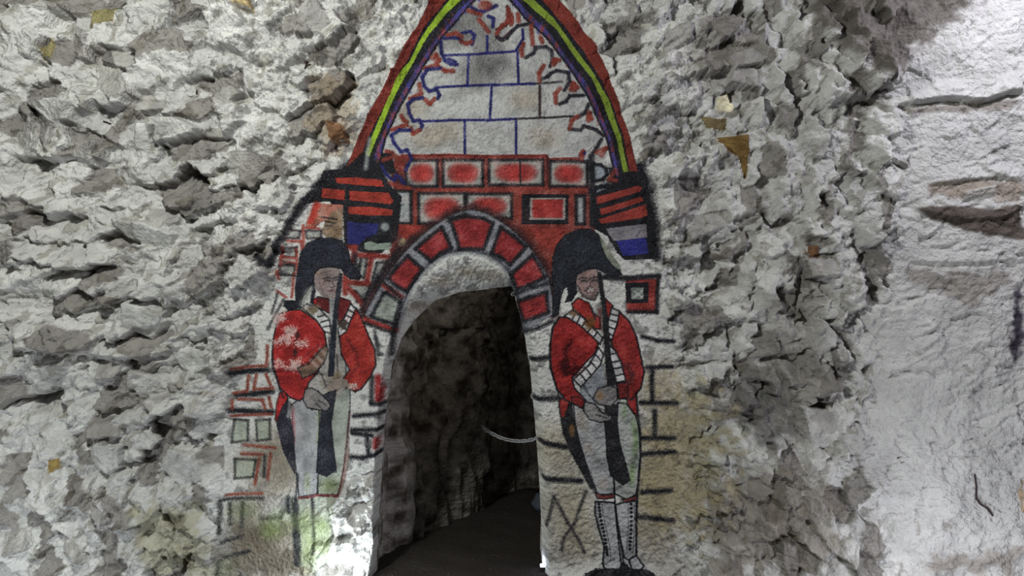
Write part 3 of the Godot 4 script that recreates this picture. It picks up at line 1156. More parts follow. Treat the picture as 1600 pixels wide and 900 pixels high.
	for q in ["88,655 130,735 165,790 182,828", "186,640 150,740 118,780 112,820", "88,655 78,700 66,752"]:
		stroke(x, "black_stroke", pts(q, CR), 4, Color(0.15, 0.14, 0.15), 2, 2.5, 0.5)


func fur(hat: PackedVector2Array, s: int, col: Color) -> void:
	var rng := RandomNumberGenerator.new()
	rng.seed = s
	var r := bounds(hat)
	for n in 160:
		var c := Vector2(rng.randf_range(r.position.x, r.end.x), rng.randf_range(r.position.y, r.end.y))
		var e := c + Vector2(rng.randf_range(-4, 4), rng.randf_range(3, 9))
		if Geometry2D.is_point_in_polygon(c, hat) and Geometry2D.is_point_in_polygon(e, hat):
			line(PackedVector2Array([c, e]), 1.0, col, rng.randf_range(0.3, 0.8), 1.2, 0.4)


func face_marks(ls: Array, c: Vector3) -> void:
	for q in ls:
		line(pts(q[0], c), q[1], q[2], 0.8, 1.0, 0.2)


func soldier_left() -> void:
	var t := thing("painted_soldier", "painted soldier left of the doorway, red coat flaked white, legs fading into green", "painted figure", spot(500, 860, 0.01))
	var hat_col := Color(0.075, 0.08, 0.115)
	# legs first
	var breech := Color(0.60, 0.60, 0.61)
	var l1 := pts("168,95 215,62 262,120 292,108 302,300 286,512 200,530 190,420 175,250", CB)
	shape(t, "breeches_leg", l1, breech, 2, 0.35, 1.5)
	var l2 := pts("368,40 442,15 440,130 430,250 410,400 392,510 292,520 290,420 375,412 362,300 352,180", CB)
	shape(t, "breeches_leg", l2, Color(0.58, 0.60, 0.56), 2, 0.35, 1.0)
	line(pts("172,110 176,180 178,270", CB), 5, Color(0.58, 0.25, 0.27), 0.6, 3, 0.5)
	var shin1 := pts("158,535 265,528 268,780 250,850 190,850 170,700", CB)
	var shin2 := pts("268,528 388,515 375,600 345,700 340,840 275,840", CB)
	fill(shin1, Color(0.55, 0.58, 0.50), 0.7, 0.6)
	fill(shin2, Color(0.57, 0.60, 0.52), 0.7, 0.6)
	part(t, "gaiter", shin1, 2, "faded gaiter stained green")
	part(t, "gaiter", shin2, 2, "faded gaiter stained green")
	for q in ["150,525 155,600", "180,548 190,700 195,835", "263,535 268,700 272,790"]:
		line(pts(q, CB), 5 if q != "180,548 190,700 195,835" else 11, INK, 0.8, 3, 0.5)
	line(pts("345,670 350,740", CB), 3, INK, 0.6, 2, 0.5)
	line(pts("195,420 185,540", CB), 3, INK, 0.8, 2, 0.3)
	line(pts("296,100 298,300 288,512", CB), 2, INK, 0.6, 1.5, 0.3)
	for q in pts("330,480 360,470 240,620 235,680 260,740 310,690 320,760 245,800 300,650 180,640 60,690 120,680", CB):
		blob(q, 20, 20, Color(0.42, 0.48, 0.26), 0.42, 0.9, 0.7)
	for q in pts("296,250 300,150 240,460", CB):
		blob(q, 8, 26, Color(0.45, 0.52, 0.32), 0.5, 0.9, 0.6)
	stroke(t, "garter", pts("200,534 240,530 292,518 340,520 390,514", CB), 3.5, Color(0.36, 0.13, 0.14), 3, 1.2, 0.5)
	var stripe := pts("444,130 436,250 438,330 420,440 402,508 390,508 410,400 425,300", CB)
	fill(stripe, Color(0.48, 0.36, 0.33), 0.8, 0.6)
	line(pts("440,125 420,300 408,400 390,508", CB), 2.2, Color(0.22, 0.10, 0.10), 0.85, 1.5, 0.5)
	part(t, "coat_edge", stripe, 3, "rusty strip of coat edge")
	var tail := pts("112,120 150,68 166,90 160,150 182,250 186,430 165,385 125,310 98,190", CB)
	shape(t, "coat_tail", tail, Color(0.10, 0.10, 0.14), 3, 0.3)
	var rtail := pts("112,40 132,28 152,66 122,112 98,178 90,165 97,90", CB)
	shape(t, "coat_tail", rtail, Color(0.60, 0.10, 0.10), 4, 0.2, 1.5)
	line(pts("160,80 150,150 168,110", CB), 4, Color(0.55, 0.55, 0.55), 0.8, 1.5, 0.3)
	# waistcoat under the arms
	var vest := pts("342,470 400,560 410,640 430,720 440,780 380,840 340,860 240,800 232,775 300,720 335,620", CA)
	fill(vest, Color(0.58, 0.56, 0.54), 1, 0.4)
	part(t, "waistcoat", vest, 2)
	for q in ["345,560 345,620", "300,720 330,790", "420,650 425,760", "380,640 385,760"]:
		line(pts(q, CA), 2.2, INK, 0.7, 1.5, 0.3)
	flakes(Vector2(525, 595), 26, 20, Color(0.42, 0.37, 0.30), 0.6)
	# coat
	var coat := pts("96,500 108,452 160,432 205,430 240,450 290,490 322,540 332,600 318,660 292,722 246,772 236,832 205,857 160,842 108,790 84,720 77,640 81,570", CA)
	shape(t, "coat_sleeve", coat, Color(0.585, 0.105, 0.105), 3, 0.22, 2.2)
	var coat2 := pts("440,430 470,424 492,460 522,540 556,620 560,690 532,750 492,802 465,815 420,790 412,750 440,712 402,642 392,560 405,500", CA)
	shape(t, "coat_sleeve", coat2, Color(0.56, 0.125, 0.10), 3, 0.22, 2.2)
	for q in ["240,640 290,600 325,590", "190,560 185,640 165,690", "200,700 260,660 300,630", "425,560 455,610 475,640", "440,740 480,690 470,640"]:
		line(pts(q, CA), 3, Color(0.30, 0.06, 0.07), 0.7, 3, 0.4)
	for q in pts("125,470 150,590 200,590 130,690 180,680 120,580 160,530 215,720", CA):
		flakes(q, 17, 14, Color(0.72, 0.60, 0.58), 0.75)
	blob(Vector2(432, 500), 8, 16, Color(0.72, 0.62, 0.60), 0.8, 0.7)
	flakes(Vector2(547, 605), 14, 10, Color(0.70, 0.62, 0.60), 0.9)
	for q in pts("195,550 185,630", CA):
		blob(q, 5, 8, Color(0.16, 0.07, 0.07), 0.8, 0.6)
	# collar and shirt
	var col1 := pts("262,392 290,370 340,380 350,396 346,450 310,430 265,405", CA)
	shape(t, "collar", col1, Color(0.32, 0.075, 0.085), 4, 0.2, 1.5)
	var col2 := pts("392,372 440,388 446,402 412,470 386,500 382,440", CA)
	shape(t, "collar", col2, Color(0.36, 0.08, 0.085), 4, 0.2, 1.5)
	blob(Vector2(492, 470), 4, 5, Color(0.65, 0.07, 0.07), 0.9, 0.5)
	var shirt := pts("345,378 372,378 372,480 358,560 345,470", CA)
	fill(shirt, Color(0.54, 0.54, 0.55), 1, 0.2)
	part(t, "shirt_front", shirt, 4)
	# belts
	var b1 := pts("212,420 240,404 300,428 345,478 352,542 320,532 285,482 240,440", CA)
	fill(b1, BELT, 1, 0.35)
	line(b1, 1.8, INK, 0.9, 1.2, 0.3, true)
	flakes(Vector2(488, 483), 18, 10, Color(0.42, 0.38, 0.32), 0.8)
	for q in ["290,465 325,455", "303,490 340,478", "315,512 352,505"]:
		line(pts(q, CA), 2.2, INK, 0.9, 1.0, 0.2)
	part(t, "cross_belt", b1, 5)
	var b2 := pts("445,405 470,426 442,485 425,532 392,556 384,520 415,470", CA)
	fill(b2, BELT, 1, 0.35)
	line(b2, 1.8, INK, 0.9, 1.2, 0.3, true)
	for q in ["432,430 462,446", "420,455 450,470", "406,478 436,496", "395,505 424,522"]:
		line(pts(q, CA), 2.6, INK, 0.9, 1.0, 0.2)
	flakes(Vector2(536, 508), 10, 10, Color(0.25, 0.22, 0.2), 0.8)
	part(t, "cross_belt", b2, 5)
	var b3 := pts("330,596 340,622 320,682 272,732 218,752 198,702 250,684 300,622", CA)
	fill(b3, Color(0.40, 0.31, 0.25), 1, 0.4)
	for q in ["280,640 310,670", "260,668 295,700", "300,615 330,640"]:
		line(pts(q, CA), 5, Color(0.58, 0.52, 0.48), 0.8, 2, 0.4)
	line(b3, 2, INK, 0.8, 1.5, 0.3, true)
	part(t, "cross_belt", b3, 5, "worn brown end of the belt")
	# face
	var face := pts("272,268 300,240 350,230 392,236 402,268 396,330 386,366 350,380 315,372 290,342 270,310", CA)
	fill(face, Color(0.50, 0.44, 0.43), 1, 0.15)
	var f := part(t, "face", face, 4)
	for q in [["eye", "318,284 350,284 350,302 318,302"], ["eye", "364,282 394,280 394,298 366,300"], ["mouth", "334,338 376,338 376,352 334,352"], ["nose", "354,290 364,290 372,322 350,330"]]:
		part(f, q[0], pts(q[1], CA), 5)
	blob(Vector2(506, 437), 11, 15, Color(0.56, 0.45, 0.43), 0.7, 0.8)
	blob(Vector2(497, 427), 8, 6, Color(0.58, 0.49, 0.40), 0.7, 0.7)
	face_marks([["318,286 338,280 350,284", 2.4, Color(0.16, 0.14, 0.16)], ["366,282 385,278 394,282", 2.4, Color(0.16, 0.14, 0.16)], ["322,296 336,292 348,297", 2.0, Color(0.10, 0.09, 0.10)], ["368,294 380,290 392,294", 2.0, Color(0.10, 0.09, 0.10)],
		["358,284 362,310 368,322 352,326", 1.5, Color(0.26, 0.20, 0.20)], ["338,345 355,341 374,346", 2.2, Color(0.26, 0.13, 0.13)], ["345,357 365,357", 1.4, Color(0.32, 0.25, 0.24)], ["300,300 306,330 318,352", 2.0, Color(0.38, 0.31, 0.31)], ["388,300 386,340", 3, Color(0.22, 0.19, 0.20)]], CA)
	line(pts("265,300 270,345 262,395", CA), 6, hat_col, 1, 2, 0.1)
	# hat
	var hat := pts("188,392 184,330 198,250 210,172 240,122 290,98 350,95 400,108 428,140 445,205 492,272 484,288 440,286 412,262 400,238 350,230 300,235 275,262 266,300 240,340 215,376 206,420 152,433 131,414 134,390 165,390", CA)
	shape(t, "bearskin_hat", hat, hat_col, 5, 0.06, 2.0, 4)
	fur(hat, 3, Color(0.20, 0.22, 0.30))
	for q in pts("250,180 300,140 360,150 230,260 400,190", CA):
		blob(q, 16, 16, Color(0.11, 0.12, 0.18), 0.6, 0.9, 0.3)
	line(pts("258,330 240,350 215,400", CA), 7, Color(0.47, 0.47, 0.46), 0.8, 3, 0.2)
	# musket
	var barrel := pts("392,258 406,262 398,340 384,440 378,560 366,740 340,745 345,640 352,560 368,400 384,300", CA)
	shape(t, "musket_barrel", barrel, Color(0.09, 0.10, 0.14), 6, 0.15)
	var butt := pts("312,52 378,18 370,80 352,180 360,300 376,402 330,432 284,412 292,280 300,180", CB)
	shape(t, "musket_butt", butt, Color(0.095, 0.10, 0.14), 4, 0.25, 1.0)
	# hands
	var hand := pts("232,802 262,796 292,812 332,850 352,880 332,905 300,900 240,890 222,850", CA)
	shape(t, "hand", hand, Color(0.47, 0.45, 0.44), 6, 0.3, 1.8)
	for q in ["290,850 330,880", "280,870 310,895"]:
		line(pts(q, CA), 1.6, INK, 0.7, 1, 0.3)
	var hand2 := pts("330,800 350,760 400,752 432,760 440,790 390,800 350,815", CA)
	fill(hand2, Color(0.50, 0.45, 0.42), 1, 0.5)
	part(t, "hand", hand2, 6)
	# long outline strokes
	line(pts("78,640 88,720 112,800 130,840", CA), 3, INK, 0.9, 2, 0.2)
	line(pts("560,560 575,640 590,640", CA), 5, INK, 0.7, 3, 0.3)


func soldier_right() -> void:
	var t := thing("painted_soldier", "painted soldier right of the doorway, bearded, white buttoned gaiters standing on a black mound", "painted figure", spot(965, 880, 0.01))
	var hat_col := Color(0.075, 0.085, 0.11)
	var breech := Color(0.60, 0.60, 0.60)
	# mound
	var mound := pts("262,905 285,880 330,858 372,862 440,862 462,828 500,866 560,860 600,880 640,905", CD)
	shape(t, "black_mound", mound, Color(0.06, 0.06, 0.07), 2, 0.25, 0, 5)
	# legs
	var l1 := pts("228,95 280,85 292,150 370,175 380,250 382,340 402,420 416,440 416,512 342,515 310,440 280,350 250,250 234,170", CD)
	shape(t, "breeches_leg", l1, breech, 3, 0.35, 1.5)
	var l2 := pts("435,85 478,95 520,150 536,220 541,330 532,450 520,516 480,542 420,512 416,440 460,470 492,450 470,370 440,280 430,180", CD)
	shape(t, "breeches_leg", l2, Color(0.60, 0.61, 0.59), 3, 0.35, 2.5)
	for q in pts("510,200 515,300 505,400 520,250 465,120 500,440", CD):
		blob(q, 8, 24, Color(0.38, 0.50, 0.26), 0.5, 0.9, 0.6)
	for q in pts("260,150 270,190 300,300 360,460", CD):
		blob(q, 14, 14, Color(0.50, 0.43, 0.36), 0.45, 0.9, 0.7)
	for q in [["330,550 420,553 428,640 438,740 452,850 440,864 372,864 364,838 372,760 346,680 327,600", "gaiter"], ["422,562 480,550 526,545 521,640 521,800 486,822 465,812 450,740 432,640", "gaiter"], ["486,822 521,800 540,830 556,850 540,868 500,866", "shoe"]]:
		shape(t, q[1], pts(q[0], CD), Color(0.64, 0.64, 0.645), 3, 0.3, 2.6)
	for q in ["345,560 352,620 368,690 380,760 386,810", "496,560 498,640 494,720 490,790"]:
		var p := pts(q, CD)
		for n in p.size() - 1:
			for m in 4:
				var a := p[n].lerp(p[n + 1], m / 4.0)
				blob(a, 3.2, 3.0, INK, 0.95, 0.4, 0.1)
		for off in [-4.5, 5.0]:
			var r := p.duplicate()
			for n in r.size():
				r[n].x += off
			line(r, 1.5, Color(0.22, 0.22, 0.24), 0.7, 1, 0.3)
		stroke_part(t, "button_row", p, 6, 4)
	for q in ["330,508 370,520 420,513 420,530 370,538 336,532", "455,540 500,530 526,518 526,538 490,548 462,550"]:
		shape(t, "garter", pts(q, CD), Color(0.42, 0.16, 0.14), 4, 0.3, 1.6)
	line(pts("340,548 420,553", CD), 2.2, INK, 0.9, 1, 0.2)
	line(pts("416,440 418,512 428,640 450,760 460,830", CD), 2.2, INK, 0.9, 1, 0.2)
	# tails
	var tail := pts("164,150 205,68 222,90 232,170 262,290 302,410 322,485 310,492 270,422 214,320 178,230", CD)
	shape(t, "coat_tail", tail, Color(0.075, 0.075, 0.085), 4, 0.2)
	line(pts("300,410 330,505", CD), 4, INK, 0.9, 3, 0.4)
	blob(Vector2(893, 671), 6, 14, Color(0.50, 0.33, 0.18), 0.8, 0.6)
	shape(t, "coat_tail", pts("160,70 205,62 206,92 182,160 168,150 160,110", CD), Color(0.50, 0.12, 0.105), 5, 0.2, 1.6)
	shape(t, "coat_tail", pts("476,58 522,42 526,152 500,122 480,92", CD), Color(0.52, 0.11, 0.10), 5, 0.2, 1.6)
	# waistcoat
	var vest := pts("365,680 378,780 425,780 435,860 330,870 270,850 255,800 300,760", CC)
	fill(vest, Color(0.50, 0.51, 0.53), 1, 0.3)
	part(t, "waistcoat", vest, 3)
	# coat
	var c1 := pts("160,465 205,468 260,500 312,540 342,590 330,630 272,690 220,752 232,800 282,852 276,895 232,872 188,852 150,802 121,702 118,602 130,512", CC)
	shape(t, "coat_sleeve", c1, Color(0.54, 0.105, 0.10), 4, 0.18, 2.6)
	var c2 := pts("440,438 490,488 522,560 542,650 558,722 542,800 502,852 440,846 430,780 470,760 440,682 405,592 400,568 428,502", CC)
	shape(t, "coat_sleeve", c2, Color(0.52, 0.115, 0.105), 4, 0.18, 2.6)
	for q in pts("205,600 195,660 225,640 180,690 235,700", CC):
		flakes(q, 16, 20, Color(0.22, 0.05, 0.06), 0.55)
	line(pts("480,690 500,740 490,770", CC), 9, Color(0.22, 0.06, 0.065), 0.8, 4, 0.4)
	line(pts("430,660 470,700", CC), 4, Color(0.25, 0.06, 0.065), 0.7, 4, 0.4)
	for q in ["218,838 250,838 286,860 266,892 220,866", "432,776 480,770 486,838 440,850"]:
		shape(t, "cuff", pts(q, CC), Color(0.40, 0.085, 0.085), 5, 0.2, 1.8)
	for q in ["440,792 480,788", "440,808 482,804", "442,826 484,820"]:
		line(pts(q, CC), 1.6, Color(0.14, 0.05, 0.05), 0.8, 1.2, 0.2)
	shape(t, "collar", pts("220,402 250,376 300,400 315,440 350,470 352,522 330,520 282,472 226,428", CC), Color(0.53, 0.115, 0.10), 5, 0.15, 1.8)
	shape(t, "collar", pts("376,378 412,412 398,470 382,500", CC), Color(0.53, 0.115, 0.10), 5, 0.15, 1.8)
	line(pts("310,420 325,460 330,480", CC), 3, INK, 0.9, 2, 0.2)
	line(pts("350,430 355,520", CC), 5, Color(0.3, 0.1, 0.09), 0.8, 2, 0.2)
	# belts
	var belts := [["184,460 220,434 270,468 322,520 362,560 352,592 310,552 255,502 202,470", ["235,440 222,475", "258,462 242,495", "285,485 265,512", "312,510 290,538", "338,535 318,562"]],
		["405,422 441,438 432,490 405,572 384,560 384,520 390,480", ["398,450 438,460", "392,478 434,490", "388,510 424,522", "386,540 412,552"]],
		["345,608 366,640 350,692 262,792 228,758 300,690", ["330,640 358,672", "305,672 336,706", "280,700 308,735", "256,726 284,764"]],
		["394,600 420,618 450,680 472,762 428,772 410,702 396,652", ["396,640 432,632", "404,676 450,668", "412,706 458,700", "424,740 466,730"]]]
	for q in belts:
		var p := pts(q[0], CC)
		fill(p, BELT, 1, 0.25)
		line(p, 2.2, INK, 0.95, 1.2, 0.2, true)
		for m in q[1]:
			line(pts(m, CC), 2.4, INK, 0.95, 1, 0.2)
		part(t, "cross_belt", p, 6)
	flakes(Vector2(920, 508), 12, 14, Color(0.38, 0.25, 0.14), 0.9)
	flakes(Vector2(895, 490), 10, 8, Color(0.45, 0.36, 0.28), 0.8)
	# face
	var face := pts("238,272 285,244 336,238 346,280 342,350 326,387 290,377 255,352 240,312", CC)
	fill(face, Color(0.49, 0.40, 0.385), 1, 0.12)
	var f := part(t, "face", face, 5)
	for q in [["eye", "258,284 290,284 290,304 258,304"], ["eye", "308,284 340,282 340,302 310,302"], ["moustache", "278,346 296,328 312,328 330,344 312,350 290,350"], ["nose", "296,296 306,296 312,324 292,328"], ["beard", "262,352 300,358 338,350 326,386 290,377"]]:
		part(f, q[0], pts(q[1], CC), 6)
	blob(Vector2(915, 428), 9, 6, Color(0.55, 0.42, 0.39), 0.8, 0.8)
	face_marks([["252,288 270,280 288,284", 2.8, Color(0.14, 0.12, 0.13)], ["308,284 325,278 340,282", 2.8, Color(0.14, 0.12, 0.13)], ["262,298 274,294 288,298", 2.4, Color(0.09, 0.08, 0.09)], ["312,296 325,292 338,297", 2.4, Color(0.09, 0.08, 0.09)],
		["300,284 304,312 308,322 294,324", 1.6, Color(0.25, 0.18, 0.18)], ["280,345 296,332 312,332 328,342", 3.4, Color(0.20, 0.17, 0.17)], ["290,352 306,350 320,352", 2.0, Color(0.30, 0.14, 0.14)], ["248,320 262,350 290,378 326,386 340,350", 3.0, Color(0.24, 0.21, 0.21)], ["270,366 300,372 325,366", 6.0, Color(0.34, 0.30, 0.29)]], CC)
	flakes(Vector2(924, 453), 8, 6, Color(0.66, 0.62, 0.60), 0.8)
	fill(pts("196,318 240,298 246,350 222,392 186,400 202,360", CC), hat_col, 1, 0.1)
	var hat := pts("130,440 135,350 128,270 130,190 150,130 190,80 250,55 310,55 342,80 362,120 382,190 442,245 452,268 400,277 360,250 332,236 290,242 245,265 235,302 205,315 180,332 165,380 155,450 133,466", CC)
	shape(t, "bearskin_hat", hat, hat_col, 6, 0.05, 2.0, 4)
	fur(hat, 4, Color(0.20, 0.24, 0.28))
	for q in pts("200,150 260,110 320,120 170,240 300,200 360,200", CC):
		blob(q, 16, 16, Color(0.12, 0.145, 0.18), 0.6, 0.9, 0.3)
	var plume := pts("352,100 372,110 400,170 440,215 452,250 420,232 385,190 362,140", CC)
	fill(plume, Color(0.46, 0.48, 0.42), 1, 0.4)
	part(t, "hat_side", plume, 7, "pale strip along the hat")
	# musket
	shape(t, "musket_barrel", pts("338,250 358,256 374,380 390,470 396,560 400,640 412,720 428,782 385,790 376,700 368,560 360,420 346,330", CC), Color(0.075, 0.075, 0.085), 7, 0.12)
	shape(t, "musket_butt", pts("374,105 432,92 430,180 440,260 470,370 492,450 450,465 400,427 385,340 375,200", CD), Color(0.07, 0.07, 0.08), 5, 0.15, 1)
	# hands
	var h1 := pts("342,800 400,784 430,800 432,850 400,882 342,872 318,842", CC)
	shape(t, "hand", h1, Color(0.46, 0.445, 0.44), 8, 0.25, 1.8)
	flakes(Vector2(938, 618), 10, 10, Color(0.48, 0.38, 0.28), 0.7)
	var h2 := pts("278,80 330,94 360,130 405,146 402,166 350,176 300,162 274,122", CD)
	shape(t, "hand", h2, Color(0.47, 0.46, 0.45), 8, 0.25, 1.8)
	for q in ["340,120 395,150", "330,140 390,160", "350,110 400,138"]:
		line(pts(q, CD), 1.6, INK, 0.8, 1, 0.2)
	line(pts("270,780 300,830 330,860", CC), 2.5, INK, 0.7, 2, 0.3)
	# long outlines
	line(pts("160,470 128,520 116,600 118,700 150,805 165,850", CC), 2.6, INK, 0.9, 1.5, 0.2)
	line(pts("522,50 530,150 540,230 542,330 532,450 522,560 521,790", CD), 3.2, INK, 0.9, 1.8, 0.2)


# ---------------------------------------------------------------- surroundings
func grid_mesh(nu: int, nv: int, f: Callable) -> ArrayMesh:
	var st := SurfaceTool.new()
	st.begin(Mesh.PRIMITIVE_TRIANGLES)
	for j in nv:
		for i in nu:
			st.add_vertex(f.call(i, j))
	for j in nv - 1:
		for i in nu - 1:
			var a := j * nu + i
			for k in [a, a + nu, a + 1, a + 1, a + nu, a + nu + 1]:
				st.add_index(k)
	st.generate_normals()
	return st.commit()


func along(line3: PackedVector2Array, t: float) -> Vector2:
	var total := 0.0
	for i in line3.size() - 1:
		total += line3[i].distance_to(line3[i + 1])
	var want := t * total
	for i in line3.size() - 1:
		var l := line3[i].distance_to(line3[i + 1])
		if want <= l or i == line3.size() - 2:
			return line3[i].lerp(line3[i + 1], clampf(want / l, 0, 1))
		want -= l
	return line3[-1]


func tunnel() -> void:
	# the passage turns to the right behind the doorway
	var left := PackedVector2Array([Vector2(-0.74, -0.15), Vector2(-0.80, -0.30), Vector2(-0.60, -0.74), Vector2(-0.24, -1.30), Vector2(-0.22, -1.55), Vector2(-0.05, -1.86), Vector2(0.35, -1.98), Vector2(1.4, -2.25)])
	var right := PackedVector2Array([Vector2(0.19, -0.15), Vector2(0.27, -0.28), Vector2(0.40, -0.45), Vector2(0.55, -0.60), Vector2(0.75, -0.75), Vector2(0.95, -0.85), Vector2(1.2, -0.9), Vector2(1.9, -1.0)])
	var frame := PackedVector2Array()          # the opening itself, in metres
	for p in inner:
		frame.append(Vector2(X0 + p.x * STEP, Y0 + p.y * STEP))
	var nu := 150
	var nv := 190
	var surface := func(i: int, j: int) -> Vector3:
		var u := float(i) / (nu - 1)
		var t := float(j) / (nv - 1)
		var l := along(left, t)
		var r := along(right, t)
		var ang := PI * (1.0 - u)
		# upright walls with a low vault
		var cx := cos(ang)
		var e := signf(cx) * pow(absf(cx), 0.45)
		var hgt := pow(maxf(sin(ang), 0.0), 0.62) * (1.80 - 0.12 * t) - 0.06
		var flat := l.lerp(r, 0.5 + 0.5 * e)
		var p := Vector3(flat.x, hgt, flat.y)
		var first := clampf(t / 0.05, 0.0, 1.0)
		var q := along(frame, u)
		var start := Vector3(q.x, q.y, -0.135)
		p = start.lerp(p, first)
		var k := first
		var sx := t * 4.2
		var sy := u * 4.6
		var a := crest(sx / 0.42, sy / 0.34, lx[1])
		var b := facet(sx / 0.14 + 9.0, sy / 0.13, lx[2])
		var c := soft_noise.get_noise_2d(sx * 180.0, sy * 180.0)
		var d := k * (a.x * 0.07 + b.x * 0.030 + c * 0.04)
		var inward := Vector3(-e, -maxf(0.0, sin(ang)) * 0.5, 0).normalized()
		return p + inward * d
	var m := StandardMaterial3D.new()
	m.albedo_color = Color(0.60, 0.58, 0.555)
	m.roughness = 1.0
	m.metallic_specular = 0.1
	var n := NoiseTexture2D.new()
	n.noise = stain_noise.duplicate()
	(n.noise as FastNoiseLite).frequency = 0.012
	n.seamless = true
	n.width = 512
	n.height = 512
	var ramp := Gradient.new()
	ramp.set_color(0, Color(0.42, 0.40, 0.38))
	ramp.set_color(1, Color(1, 1, 1))
	ramp.set_offset(0, 0.25)
	ramp.set_offset(1, 0.6)
	n.color_ramp = ramp
	m.albedo_texture = n
	m.uv1_triplanar = true
	m.uv1_world_triplanar = true
	m.uv1_scale = Vector3(0.9, 0.9, 0.9)
	m.heightmap_enabled = true
	m.heightmap_texture = relief_texture
	m.heightmap_scale = 2.0
	tag(put("wall_tunnel", grid_mesh(nu, nv, surface), m), "dim grey brown rock lining the passage seen through the doorway", "wall", "", "structure")
	# where the passage ends, out of sight round the bend
	var end := BoxMesh.new()
	end.size = Vector3(0.2, 2.2, 2.2)
	var eo := put("wall_tunnel_end", end, m)
	eo.position = Vector3(1.75, 0.9, -1.6)
	tag(eo, "rock closing the passage round its bend behind the wall", "wall", "", "structure")


func shell() -> void:
	var rough_mat := StandardMaterial3D.new()
	rough_mat.albedo_color = Color(0.40, 0.395, 0.385)
	rough_mat.roughness = 1.0
	rough_mat.metallic_specular = 0.1
	rough_mat.uv1_triplanar = true
	rough_mat.uv1_world_triplanar = true
	rough_mat.heightmap_enabled = true
	rough_mat.heightmap_texture = relief_texture
	rough_mat.heightmap_scale = 3.0
	var dirt := StandardMaterial3D.new()
	dirt.albedo_color = Color(0.20, 0.185, 0.175)
	dirt.roughness = 1.0
	dirt.metallic_specular = 0.1
	dirt.uv1_triplanar = true
	dirt.uv1_world_triplanar = true
	dirt.uv1_scale = Vector3(1.5, 1.5, 1.5)
	dirt.heightmap_enabled = true
	dirt.heightmap_texture = relief_texture
	dirt.heightmap_scale = 1.5
	var fl := grid_mesh(110, 150, func(i: int, j: int) -> Vector3:
		var x := -3.1 + i * 6.2 / 109.0
		var z := 5.5 - j * 8.3 / 149.0
		return Vector3(x, -0.01 + 0.02 * soft_noise.get_noise_2d(x * 90.0, z * 90.0), z))
	tag(put("floor", fl, dirt), "dark trodden earth floor running through the doorway", "floor", "", "structure")
	for q in [["ceiling", Vector3(0, 3.42, 2.6), Vector3(6.4, 0.22, 5.9), "rock roof of the gallery above the frame"], ["wall_left", Vector3(-3.02, 1.6, 2.75), Vector3(0.25, 3.6, 5.7), "rock side of the gallery left of the camera"],
			["wall_far_right", Vector3(3.02, 1.6, 2.75), Vector3(0.25, 3.6, 5.7), "rock side of the gallery right of the camera"], ["wall_front", Vector3(0, 1.6, 5.6), Vector3(6.4, 3.6, 0.25), "rock wall of the gallery behind the camera"]]:
		var b := BoxMesh.new()
		b.size = q[2]
		var o := put(q[0], b, rough_mat)
		o.position = q[1]
		tag(o, q[3], "wall" if q[0] != "ceiling" else "ceiling", "", "structure")


